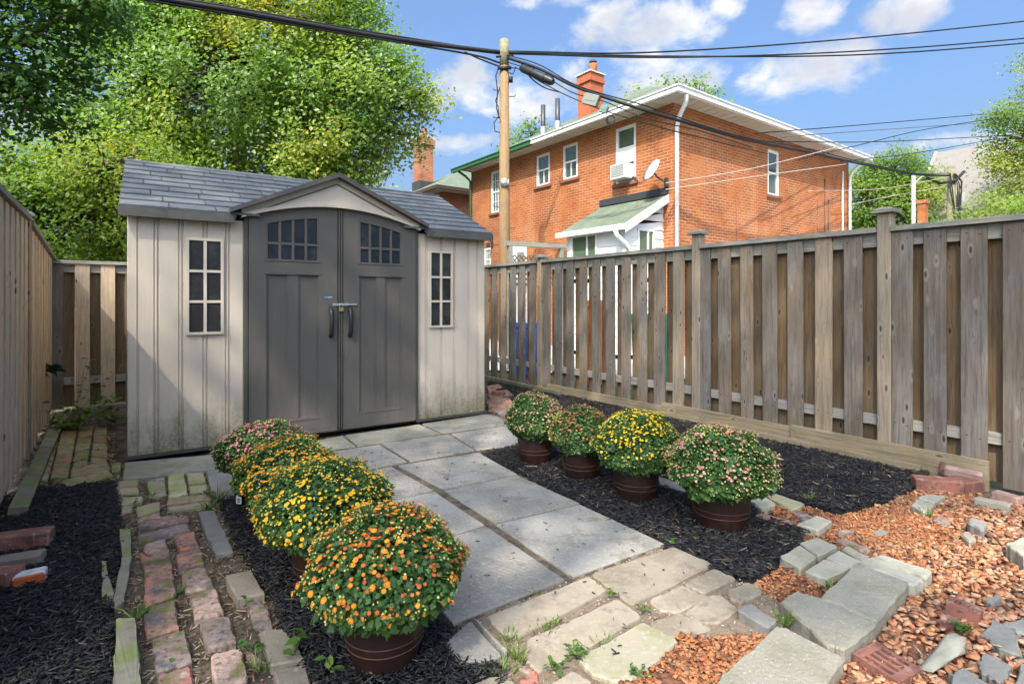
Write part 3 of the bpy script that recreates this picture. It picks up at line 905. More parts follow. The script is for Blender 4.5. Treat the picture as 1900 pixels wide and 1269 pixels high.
for pts, tp in [
    ([(285, 70), (520, 30), (548, 275), (292, 355)], .004), ([(283, 375), (545, 305), (583, 530), (300, 615)], .002), ([(350, 625), (630, 540), (692, 800), (385, 890)], .002),
    ([(385, 910), (660, 835), (720, 1010), (420, 1090)], .0),
    ([(575, 85), (790, 55), (860, 195), (620, 248)], .004), ([(650, 255), (868, 205), (940, 430), (690, 478)], .004), ([(725, 490), (975, 440), (1042, 655), (800, 705)], .006),
    ([(815, 770), (1030, 715), (1085, 740), (1130, 960), (850, 1030)], .008), ([(870, 1050), (1140, 990), (1200, 1200), (920, 1280)], .006),
    ([(440, 1110), (730, 1030), (800, 1250), (500, 1330)], .0),
]:
    piece(walk, 'brick', CD(pts), M['old_brick'], tp, .06, .009, .007, .020, .035, sub=5, shrink=-.004)
for pts, mt, tp in [
    ([(940, 150), (1155, 110), (1258, 290), (1035, 335)], 'tan_brick', .018), ([(1110, 330), (1215, 310), (1285, 390), (1320, 540), (1170, 500)], 'old_brick', -.004),
    ([(1215, 570), (1400, 555), (1470, 640), (1580, 800), (1300, 845)], 'tan_brick', .006), ([(1325, 900), (1580, 850), (1640, 1060), (1380, 1110)], 'tan_brick', .01),
    ([(1080, 700), (1140, 690), (1270, 780), (1190, 850)], 'old_brick', -.012), ([(1380, 1125), (1650, 1075), (1720, 1250), (1440, 1300)], 'old_brick', .0),
]:
    piece(walk, 'paver', CD(pts), M[mt], tp, .06, .006, .006, .012, .02, sub=5, shrink=-.006)
for pts, tp in [([(950, 640), (1150, 620), (1280, 880), (1062, 920)], .004), ([(1075, 928), (1290, 892), (1360, 1060), (1150, 1082)], .002)]:
    piece(walk, 'paver', CA(pts), M['stone_blue'], tp, .06, .009, .005, .02, .02)
# weathered timbers edging the walk
CB = lambda pts: crop(0, 900, .2909, pts)
for i, (pts, tp, lb) in enumerate([
    ([(760, 300), (835, 300), (845, 480), (795, 740), (735, 790), (722, 740), (772, 480)], .012, 'grey rotting timber curving beside the brick walk'),
    ([(645, 490), (682, 490), (690, 560), (730, 712), (645, 725)], .012, 'short broken grey timber between mulch and brick walk'),
    ([(740, 890), (865, 880), (900, 1180), (905, 1400), (715, 1400), (722, 1120)], .022, 'mossy squared timber edging the near end of the brick walk')]):
    o = piece(None, 'edging_timber', CB(pts), M['timber'], tp, .07, .006, .005, .008, .02, sub=5)
    tag(o, lb, 'timber', 'timbers edging the brick walk')
# alley bricks behind the shed corner, rows running back to the fence
alley = structure('alley_paving')
cols = [((450, 690), (255, 1140)), ((520, 690), (410, 1130)), ((662, 680), (580, 1110)), ((790, 680), (740, 1040)), ((905, 680), (918, 1060))]
rows = [0, .2, .36, .52, .70, .86, 1.0]
for c in range(4):
    for r_ in range(6):
        def pt(k, t):
            (xa, ya), (xb, yb) = cols[k]
            return (xa + (xb - xa) * t, ya + (yb - ya) * t)
        p4 = [pt(c, rows[r_]), pt(c + 1, rows[r_]), pt(c + 1, rows[r_ + 1]), pt(c, rows[r_ + 1])]
        piece(alley, 'brick', crop(0, 640, .2207, p4), M['alley_brick'], rnd.uniform(-.012, .004), .06, .008, .005, .015, .04, shrink=.008)
for p4 in ([(585, 1050), (900, 985), (930, 1060), (590, 1125)], [(500, 1150), (910, 1060), (960, 1110), (560, 1200)], [(930, 1000), (1020, 990), (1020, 1060), (930, 1080)]):
    piece(alley, 'brick', crop(0, 640, .2207, p4), M['alley_brick'], .01, .06, .008, .006, .02, .04)
# red bricks behind the shed's other corner
side = structure('side_paving')
for k, q in enumerate([[(902, 742), (945, 738), (958, 752), (906, 757)], [(905, 728), (940, 722), (958, 735), (908, 740)], [(912, 760), (958, 754), (975, 768), (930, 772)],
                       [(903, 716), (925, 712), (935, 720), (906, 726)], [(908, 768), (925, 774), (945, 786), (960, 782)]]):
    piece(side, 'brick', [G(*p) for p in q], M['old_brick'], .0, .06, .008, .005, .02, .02)


def loose_brick(label, p0, p1, depth, h, mat, z0=-.01, name='loose_brick', group=None, tilt=(0, 0), mats=None):
    """a brick whose front bottom edge runs p0 -> p1"""
    a, b = Vector(p0), Vector(p1)
    d = b - a
    L = d.length
    mb = MB()
    def e(v):
        return v + rnd.uniform(-.003, .003)
    c = .006
    mb.cbox((0, 0, 0), (L, depth, h), c)
    me = mb.mesh(name, mat if mats is None else mats)
    if mats is not None:
        for p in me.polygons:
            if p.normal.y < -.5:
                p.material_index = 1
    for v in me.vertices:
        v.co.x += rnd.uniform(-.003, .003)
        v.co.y += rnd.uniform(-.003, .003)
    o = link(name, me, None, (a.x, a.y, z0), (tilt[0], tilt[1], math.atan2(d.y, d.x)))
    tag(o, label, 'brick', group)
    return o


LB = 'loose bricks in the left mulch'
loose_brick('red brick with a pale streak lying on top of the heap in the left mulch', G(-48, 1033), G(90, 1014), .10, .080, M['red_brick'], group=LB)
loose_brick('tan brick lying just below the red one in the left mulch heap', G(-30, 1064), G(76, 1047), .075, .055, M['tan_brick'], group=LB)
loose_brick('white painted brick with a bright orange front face in the left mulch', G(22, 1092), G(85, 1078), .075, .05, None, group=LB, mats=[M['white_paint'], M['orange_brick']])
loose_brick('dark red brick cut off by the left edge of the picture', G(-52, 1095), G(14, 1094), .10, .06, M['red_brick'], group=LB, tilt=(0, R(-6)))
RB = 'loose bricks at the end of the kickboard'
loose_brick('large red brown brick lying in front of the corner heap', G(1700, 905), G(1790, 913), .10, .075, M['red_brick'], z0=-.015, group=RB)
loose_brick('red brown brick end butting the large brick of the corner heap', G(1793, 913), G(1828, 908), .14, .07, M['red_brick'], z0=-.015, group=RB)
loose_brick('pale mortar covered brick lying on top of the corner heap', G(1752, 893), G(1822, 905), .06, .05, M['pale_brick'], z0=.045, group=RB, tilt=(R(8), R(4)))
loose_brick('red brick leaning at the back of the corner heap against the kickboard', G(1742, 884), G(1815, 893), .05, .09, M['red_brick'], z0=.02, group=RB, tilt=(R(-12), R(8)))
loose_brick('grey worn brick lying in the red chips right of the corner heap', G(1806, 930), G(1872, 945), .07, .05, M['paver_grey'], z0=-.03, group=RB)
loose_brick('pinkish brick behind the grey worn one near the fence foot', G(1838, 918), G(1888, 932), .07, .055, M['pale_brick'], z0=-.03, group=RB)
loose_brick('red brick fragment on the side paving beside the shed corner', G(912, 733), G(931, 735), .10, .05, M['red_brick'], z0=0)
loose_brick('small worn brick left behind at the foot of the far fence bay', G(957, 712), G(982, 716), .10, .07, M['red_brick'], z0=-.01)


def cored_brick(label, p0, p1, depth, h, slots, z0, tilt, rz_off=0.0):
    """brick with a row of open cores, built as bars round the holes"""
    a, b = Vector(p0), Vector(p1)
    d = b - a
    L = d.length
    mb = MB()
    m1 = depth * .2
    mb.box((0, 0, 0), (L, m1, h))
    mb.box((0, depth - m1, 0), (L, depth, h))
    w = L / (slots * 2 + 1)
    for k in range(slots + 1):
        mb.box((2 * k * w, m1 + .0005, .0008), (2 * k * w + w, depth - m1 - .0005, h - .0012))
    for k in range(slots):
        mb.box((2 * k * w + w, m1 + .0005 + (depth - 2 * m1) * .46, .001), (2 * k * w + 2 * w, m1 + (depth - 2 * m1) * .54, h - .006))
    o = link('cored_brick', mb.mesh('cored_brick', M['red_brick']), None, (a.x, a.y, z0), (tilt[0], tilt[1], math.atan2(d.y, d.x) + rz_off))
    tag(o, label, 'brick', 'cored bricks in the gravel')


cored_brick('red cored brick lying flat in the chips below the stone blocks', G(1668, 1262), G(1712, 1240), .15, .04, 4, -.045, (R(3), R(-2)))
cored_brick('red cored brick tipped on its side in the chips right of the blocks', G(1752, 1129), G(1815, 1150), .085, .06, 2, -.03, (R(-6), R(5)))
loose_brick('small red brick piece standing below the tipped cored brick', G(1768, 1165), G(1786, 1160), .05, .05, M['red_brick'], z0=-.03)
STN = 'grey stones lying in the red chips'
for lb, pts, tp in [
    ('six sided blue grey stone at the right edge among the chips', [(1540, 985), (1600, 905), (1735, 970), (1768, 1105), (1640, 1060)], .0),
    ('squarish blue grey stone below the six sided one', [(1525, 1135), (1560, 1085), (1710, 1160), (1660, 1255), (1545, 1195)], .0),
    ('grey stone at the bottom edge left of the squarish one', [(1365, 1200), (1435, 1165), (1590, 1269), (1540, 1340), (1380, 1320)], .0),
    ('bluish slab in the bottom right corner of the yard', [(1700, 1290), (1760, 1150), (1900, 1160), (1900, 1330)], .0),
    ('grey stone cut by the right edge beside the six sided stone', [(1660, 925), (1760, 895), (1860, 930), (1850, 990), (1740, 975)], .0),
    ('thick tan stone at the right edge above the chips', [(1680, 545), (1770, 500), (1900, 520), (1900, 640), (1770, 620)], .045),
    ('small dark stone lying behind the tipped cored brick', [(1560, 800), (1620, 765), (1650, 790), (1600, 830)], .005),
]:
    o = piece(None, 'stone', C6(pts), M['stone_blue'] if 'tan' not in lb else M['paver_grey'], tp - .004, .07, .006, .011, .010, .04, sub=4, shrink=-.006)
    tag(o, lb, 'stone', STN)
for lb, pts, tp in [('squarish grey paver lying alone near the lit gravel', [(1520, 470), (1550, 440), (1670, 480), (1640, 530)], .02),
                    ('pale worn paver next to the lone grey one', [(1480, 530), (1520, 510), (1600, 560), (1545, 585)], .004)]:
    o = piece(None, 'stone', C7(pts), M['stone_blue'] if 'grey' in lb[:14] else M['paver_grey'], tp, .07, .01, .006, .03, .03)
    tag(o, lb, 'stone', STN)
# a rough curved rock
mb = MB()
ctl = [Vector((*G(1722, 1236), -.01)), Vector((*G(1738, 1222), .0)), Vector((*G(1752, 1210), .006)), Vector((*G(1765, 1200), .010)), Vector((*G(1774, 1188), .008)), Vector((*G(1778, 1174), -.005))]
mb.tube(ctl, [.010, .024, .030, .033, .026, .010], 14)
o = link('rock', mb.mesh('rock', M['paver_grey']))
for v in o.data.vertices:
    v.co += Vector(mnoise.noise_vector(v.co * 28)) * .022
    v.co.z = max(v.co.z, -.05) * .55 - .006
smooth_by_angle(o, 60)
tag(o, 'long curved grey rock half buried beside the flat cored brick', 'rock')

# ------------------------------------------------------------------ scattered stuff
def scatter(poly, n, exclude=True, grow=0.0):
    P = np.array(poly)
    lo, hi = P.min(0), P.max(0)
    area = (hi - lo).prod()
    pts = rng.uniform(lo, hi, (n, 2))
    k = inside(pts, poly)
    if exclude:
        for q in PAVERS:
            k &= ~inside(pts, q)
    return pts[k]


def poly_density(polys, per_m2, **kw):
    out = []
    for q in polys:
        P = np.array(q)
        a = (P.max(0) - P.min(0)).prod()
        out.append(scatter(q, int(a * per_m2), **kw))
    return np.concatenate(out)


def rot_frames(n, tilt):
    """random frames: yaw anything, tilt limited"""
    yaw = rng.uniform(0, 2 * np.pi, n)
    tx = rng.normal(0, tilt, n)
    ty = rng.normal(0, tilt, n)
    c, s = np.cos(yaw), np.sin(yaw)
    X = np.stack([c, s, tx], 1)
    Y = np.stack([-s, c, ty], 1)
    X /= np.linalg.norm(X, axis=1)[:, None]
    Y -= X * (X * Y).sum(1)[:, None]
    Y /= np.linalg.norm(Y, axis=1)[:, None]
    Z = np.cross(X, Y)
    return X, Y, Z


def shreds(name, pts, z, lmin, lmax, wmin, wmax, tmin, tmax, mat, tilt, tint_pow=1.0, zr=.012, wonk=.3):
    n = len(pts)
    X, Y, Z = rot_frames(n, tilt)
    L = rng.uniform(lmin, lmax, n)[:, None] / 2
    Wd = rng.uniform(wmin, wmax, n)[:, None] / 2
    Th = rng.uniform(tmin, tmax, n)[:, None] / 2
    c = np.concatenate([pts, (z + rng.uniform(0, zr, n))[:, None]], 1)
    vs = []
    for (a, b, e) in [(-1, -1, -1), (1, -1, -1), (1, 1, -1), (-1, 1, -1), (-1, -1, 1), (1, -1, 1), (1, 1, 1), (-1, 1, 1)]:
        j1 = 1 - wonk * rng.random((n, 1))
        j2 = 1 - wonk * rng.random((n, 1))
        vs.append(c + X * L * a * j1 + Y * Wd * b * j2 + Z * Th * e)
    V = np.stack(vs, 1).reshape(-1, 3)
    f = np.array([(4, 5, 6, 7), (0, 1, 5, 4), (1, 2, 6, 5), (2, 3, 7, 6), (3, 0, 4, 7)])
    F = (np.arange(n)[:, None, None] * 8 + f[None]).reshape(-1, 4)
    t = np.repeat(rng.random(n) ** tint_pow, 8)
    return np_mesh(name, V, F, mat, t)


def stuff(name, me, label, cat):
    o = link(name, me, None, kind='stuff')
    tag(o, label, cat)
    return o


def mulch(poly, per, label):
    p = poly_density([poly], per)
    stuff('mulch_shreds', shreds('mulch_shreds', p, -.010, .012, .062, .002, .0065, .0015, .0045, M['mulch'], .30, 1.1, .024), label, 'mulch')


mulch(MUL_L, 9000, 'black shredded bark mulch left of the brick walk')
mulch(MUL_C, 9500, 'black shredded bark mulch under the left row of pots')
mulch(MUL_R, 7500, 'black shredded bark mulch between path and right fence')
p = poly_density([GRAV], 2600)
back = (p[:, 1] > 2.75) & (p[:, 0] < 2.25 + rng.normal(0, .12, len(p)))
p = p[(p[:, 1] < 3.6) & ~back]
stuff('red_gravel', shreds('red_gravel', p, -.034, .010, .048, .008, .034, .004, .012, M['chip'], .30, 1.0, .022, .55), 'orange red stone chips filling the right foreground', 'gravel')
GB_ = poly_density([GRAV], 6500)
GB_ = GB_[(GB_[:, 1] > 2.7) & (GB_[:, 0] < 2.35) & (GB_[:, 1] < 3.7)]
p = np.concatenate([poly_density([FINE_B], 6500), GB_])
pa = poly_density([FINE_A], 11000)
stuff('red_gravel', shreds('red_chips_fine', pa, -.008, .008, .030, .005, .016, .003, .008, M['chip_fine'], .25, 1.0, .012, .5), 'orange red crumbled chips in the patch beside the nearest stone block', 'gravel')
stuff('red_gravel', shreds('red_chips_fine', p, -.026, .008, .028, .005, .013, .003, .007, M['chip_fine'], .25, 1.0, .012, .5), 'fine shredded red chips between the pavers and the right mulch', 'gravel')
LIT = [G(210, 900), G(400, 860), G(470, 980), G(560, 1269), G(240, 1290), G(190, 1080)]
ALL_A = [G(80, 790), G(210, 770), G(225, 895), G(40, 905)]
p = poly_density([LIT], 2600)
stuff('litter', shreds('litter', p, -.030, .008, .05, .002, .006, .001, .004, M['litter'], .25, .9, .02), 'dry stalks and crumbs in the joints of the brick walk', 'litter')
p = poly_density([ALL_A], 900)
stuff('litter', shreds('litter', p, -.02, .015, .06, .003, .014, .001, .004, M['litter'], .3, 1.2, .03), 'dry leaves lying in the alley by the fence', 'litter')
p = np.concatenate([poly_density([SANDY], 2600), poly_density([LIT], 500)])
stuff('grit', shreds('grit', p, -.020, .003, .010, .003, .008, .002, .006, M['grit'], .4, 1.0, .006), 'pale grit in the joints between the pavers', 'grit')
PATHP = [G(600, 860), G(760, 800), G(940, 775), G(960, 826), G(890, 838), G(1236, 1009), G(1300, 1050), G(1250, 1200), G(900, 1250), G(838, 1158)]
p = scatter(PATHP, 420, exclude=False)
stuff('litter', shreds('litter', p, .004, .006, .030, .002, .006, .001, .003, M['mulch'], .08, .8, .004), 'stray shreds of mulch and crumbs on the slabs', 'litter')
p = poly_density([GRAV, FINE_B, FINE_A], 130)
stuff('litter', shreds('litter', p, -.012, .015, .06, .002, .008, .001, .003, M['litter'], .2, .9, .014), 'dry twigs and leaf crumbs lying on the red chips', 'litter')
p = poly_density([MUL_R], 60)
stuff('litter', shreds('litter', p, .004, .03, .10, .002, .004, .001, .003, M['litter'], .15, .5, .012), 'straw coloured stalks on the right mulch bed', 'litter')


# ------------------------------------------------------------------ leaves
LEAF = np.array([(0, 0, 0), (.34, .30, .05), (.27, .68, .03), (0, 1, -.06), (-.27, .68, .03), (-.34, .30, .05)])
LEAF_F = np.array([(0, 1, 2, 3), (0, 3, 4, 5)])
MUMLEAF = np.array([(0, 0, 0), (.30, .22, .04), (.42, .52, .03), (.20, .72, 0), (0, 1, -.05), (-.20, .72, 0), (-.42, .52, .03), (-.30, .22, .04)])
MUMLEAF_F = np.array([(0, 1, 2, 3), (0, 3, 4, 5), (0, 5, 6, 7)])


def leaves(name, P, N, size, tint, mat, tmpl=LEAF, faces=LEAF_F, droop=None, wide=1.0):
    n = len(P)
    N = N / np.maximum(1e-6, np.linalg.norm(N, axis=1))[:, None]
    T = rng.normal(0, 1, (n, 3))
    if droop is not None:
        T += np.array(droop)
    T -= N * (T * N).sum(1)[:, None]
    T /= np.maximum(1e-6, np.linalg.norm(T, axis=1))[:, None]
    B = np.cross(T, N)
    s = size[:, None, None]
    V = P[:, None, :] + s * (B[:, None, :] * tmpl[None, :, 0:1] * wide + T[:, None, :] * tmpl[None, :, 1:2] + N[:, None, :] * tmpl[None, :, 2:3])
    k = len(tmpl)
    F = (np.arange(n)[:, None, None] * k + faces[None]).reshape(-1, faces.shape[1])
    return np_mesh(name, V.reshape(-1, 3), F, mat, np.repeat(tint, k))


def unit(n):
    d = rng.normal(0, 1, (n, 3))
    return d / np.linalg.norm(d, axis=1)[:, None]


def tree(name, label, loc, lobes, trunk_r, mat, n_cl, per, leaf, seed, group=None, cl_r=.32, droop=(0, 0, -.6), keep=None, yellow=.0, base_h=.0,
         tint0=.42, twig=True, shell=.5, trunk_top=None, flat=.75):
    global rng
    rng = np.random.default_rng(seed)
    root = thing(name, label, 'tree', loc, 0, group)
    lobes = np.array(lobes, float)
    vol = lobes[:, 3] * lobes[:, 4] + lobes[:, 4] * lobes[:, 5] + lobes[:, 3] * lobes[:, 5]
    share = np.maximum(3, (n_cl * vol / vol.sum()).astype(int))
    C, OUT, LI = [], [], []
    for i, l in enumerate(lobes):
        d = unit(share[i])
        rad = shell + (1 - shell) * rng.random(share[i]) ** .6
        C.append(l[:3] + d * rad[:, None] * l[3:])
        OUT.append(d)
        LI.append(np.full(share[i], i))
    C, OUT, LI = np.concatenate(C), np.concatenate(OUT), np.concatenate(LI)
    mb = MB()
    top = np.array(trunk_top if trunk_top is not None else (lobes[:, :3].mean(0)))
    mid = top * np.array((.35, .35, .55))
    mb.tube([(0, 0, -.3), (0, 0, .3), tuple(mid), tuple(top)], [trunk_r * 1.25, trunk_r, trunk_r * .75, trunk_r * .35], 10)
    r2 = random.Random(seed)
    for l in lobes:
        t = r2.uniform(.35, .95)
        st = mid + (top - mid) * t if l[2] > mid[2] else mid * r2.uniform(.7, 1)
        en = np.array(l[:3])
        m1 = st + (en - st) * .5 + np.array((r2.uniform(-.3, .3), r2.uniform(-.3, .3), r2.uniform(0, .5)))
        mb.tube([tuple(st), tuple(m1), tuple(en)], [trunk_r * .42, trunk_r * .28, trunk_r * .16], 7)
    if twig:
        for i in range(0, len(C), max(1, len(C) // 480)):
            a = lobes[LI[i]][:3]
            m1 = a + (C[i] - a) * .5 + np.array((r2.uniform(-.2, .2), r2.uniform(-.2, .2), r2.uniform(-.05, .3)))
            mb.tube([tuple(a), tuple(m1), tuple(C[i])], [trunk_r * .13, trunk_r * .075, .006], 4, cap=False)
    trunk = link('trunk', mb.mesh('trunk', M['bark'], True), root)
    n = len(C) * per
    ci = np.repeat(np.arange(len(C)), per)
    off = rng.normal(0, cl_r, (n, 3)) * np.array((1, 1, flat))
    P = C[ci] + off
    N = rng.normal(0, .50, (n, 3)) + np.array((0, 0, .30)) + OUT[ci] * .3 + np.array(SUN) * .55
    ctint = np.array([mnoise.noise(Vector(c) * .55 + Vector((seed, 0, 0))) for c in C])
    tint = np.clip(tint0 + ctint[ci] * .75 + rng.normal(0, .13, n) + yellow, 0, 1)
    if keep is not None:
        k = keep(P + np.array(loc))
        P, N, tint = P[k], N[k], tint[k]
    sz = leaf * rng.uniform(.65, 1.25, len(P))
    link('crown', leaves('crown', P, N, sz, tint, mat, droop=droop), root)
    return root


# tall maple standing behind the camera: its shade falls over the yard, leaves cut away where sun patches should land
SXY = np.array([SUN.x / SUN.z, SUN.y / SUN.z])
GAP_WALL = [(-3.2, 4.1), (-2.34, 4.5), (-1.84, 6.0), (-2.0, 6.2), (-2.9, 5.6)]
GAPS = [(.30, 1.98, .55), (.80, 1.75, .45), (-2.3, 6.2, .2), (-1.9, 6.55, .2), (-2.5, 6.7, .22), (-1.3, 6.9, .12), (2.15, 2.75, .5), (2.6, 2.6, .45), (.22, 3.79, .13), (.72, 3.02, .17), (.10, 2.45, .2), (.50, 2.95, .14),
        (.45, 9.0, .3), (.2, 9.3, .25), (3.3, 3.8, .3), (-1.35, 3.75, .22), (.62, 2.55, .3), (-1.9, 4.75, .22), (.45, 5.6, .2), (1.6, 6.6, .2), (-.6, 7.2, .3), (-.2, 4.4, .16)]


def shade_keep(P):
    g2 = P[:, :2] - SXY[None] * P[:, 2:3]
    k = np.ones(len(P), bool)
    k &= ~(inside(g2, GAP_WALL) & (rng.random(len(P)) < .72))
    for gx, gy, gr in GAPS:
        k &= ((g2[:, 0] - gx) ** 2 + (g2[:, 1] - gy) ** 2) > gr * gr
    return k


SH_C = np.array([.4 + SXY[0] * 17, 5.4 + SXY[1] * 17, 17.0])
SH_BASE = (float(SH_C[0]), float(SH_C[1]), 0)
tree('maple_tree', 'tall leafy maple standing behind the photographer, shading the yard', SH_BASE,
     [(0, 0, 17, 3.0, 3.2, 2.6), (-2.6, -1.6, 16, 2.4, 2.4, 2.2), (2.6, -1.4, 16.5, 2.4, 2.6, 2.2), (-2.2, 2.2, 16.5, 2.6, 2.6, 2.2), (2.2, 2.4, 17, 2.6, 2.8, 2.2), (0, 4.0, 16.5, 2.6, 1.9, 1.8), (.4, -3.6, 16, 2.6, 2.0, 1.8), (3.8, .8, 16.4, 1.6, 2.6, 1.6), (-4.0, .4, 16.2, 1.6, 2.6, 1.6)],
     .24, M['tree_far'], 430, 20, .20, 5, cl_r=.70, keep=shade_keep, twig=False, shell=.25, trunk_top=(0, 0, 15))

# ------------------------------------------------------------------ shed
SH_A = Vector((-2.899, 4.135, 0))
SH_RZ = R(33.39)
shed = thing('garden_shed', 'tan plastic garden shed with charcoal double doors and grey shingle roof', 'shed', SH_A, SH_RZ)
WL, DP, EH = 3.128, 2.42, 1.86
# plinth and walls (local x along the front, -y towards the viewer)
mb = MB()
mb.box((-.008, -.022, .0), (.80, .012, .022))
mb.box((2.335, -.022, .0), (WL + .008, .012, .022))
mb.box((-.008, .012, .0), (WL + .008, DP, .021))
link('base_trim', mb.mesh('base_trim', M['shed_trim']), shed)
mb = MB()
mb.box((.012, .010, .022), (.80, .06, EH))
mb.box((2.335, .010, .022), (WL - .012, .06, EH))
mb.box((.006, .06, .022), (.05, DP - .05, EH))
mb.box((WL - .05, .06, .022), (WL - .006, DP - .05, EH))
mb.box((.006, DP - .05, .022), (WL - .006, DP, EH))
for x in (.008, WL - .048):
    mb.add([(x, .062, EH), (x, DP - .002, EH), (x, DP / 2, 2.44), (x + .04, .062, EH), (x + .04, DP - .002, EH), (x + .04, DP / 2, 2.44)],
           [(0, 1, 2), (5, 4, 3), (0, 2, 5, 3), (2, 1, 4, 5)])
link('wall', mb.mesh('wall', M['shed_tan']), shed)
bm_cache = {}


def sboard(x0, x1, z0=.024, z1=EH - .002, y=0.0, nm='siding_board'):
    mb = MB()
    w = x1 - x0
    c = .005
    vs = [(0, 0.010 + y, z0), (c, y, z0), (w - c, y, z0), (w, .010 + y, z0), (0, .010 + y, z1), (c, y, z1), (w - c, y, z1), (w, .010 + y, z1)]
    mb.add(vs, [(0, 1, 5, 4), (1, 2, 6, 5), (2, 3, 7, 6), (4, 5, 6, 7), (3, 2, 1, 0)])
    link(nm, mb.mesh(nm, M['shed_tan']), shed, (x0, 0, 0))


for a, b in [(.003, .066), (.072, .174), (.178, .196), (.202, .336), (.341, .358), (.364, .503), (.508, .526), (.532, .664), (.669, .687), (.693, .796)]:
    sboard(a, b, y=-.002 if b - a < .03 else 0)
for a, b in [(2.345, 2.44), (2.446, 2.456), (2.462, 2.60), (2.606, 2.616), (2.622, 2.755), (2.760, 2.770), (2.776, 2.912), (2.917, 2.930), (2.935, 3.022), (3.027, 3.038), (3.043, WL - .003)]:
    sboard(a, b, y=-.002 if b - a < .03 else 0)


def shed_window(x0, x1, z0, z1):
    fr = MB()
    t, d = .020, -.020
    fr.box((x0, d, z0), (x0 + t, .004, z1))
    fr.box((x1 - t, d, z0), (x1, .004, z1))
    fr.box((x0 + t, d - .001, z1 - t), (x1 - t, .003, z1))
    fr.box((x0 + t, d - .001, z0), (x1 - t, .003, z0 + t))
    xm = (x0 + x1) / 2
    fr.box((xm - .011, d + .002, z0 + t), (xm + .011, .003, z1 - t))
    h = (z1 - z0 - 2 * t) / 3
    for k in (1, 2):
        zz = z0 + t + h * k
        fr.box((x0 + t, d + .004, zz - .010), (xm - .011, .0035, zz + .010))
        fr.box((xm + .011, d + .004, zz - .010), (x1 - t, .0035, zz + .010))
    f = link('window', fr.mesh('window', M['shed_tan_clean']), shed)
    for k in range(3):
        for a, b in ((x0 + t, xm - .011), (xm + .011, x1 - t)):
            pm = MB()
            zz = z0 + t + h * k
            pm.box((a, -.006, zz + (.010 if k else 0)), (b, .002, zz + h - (.010 if k < 2 else 0)))
            link('pane', pm.mesh('pane', M['shed_glass']), f)


shed_window(.385, .648, .925, 1.695)
shed_window(2.475, 2.735, .925, 1.695)


def arch(x):
    """door head height along the front"""
    t = (x - 1.565) / .78
    return 2.030 - .145 * t * t


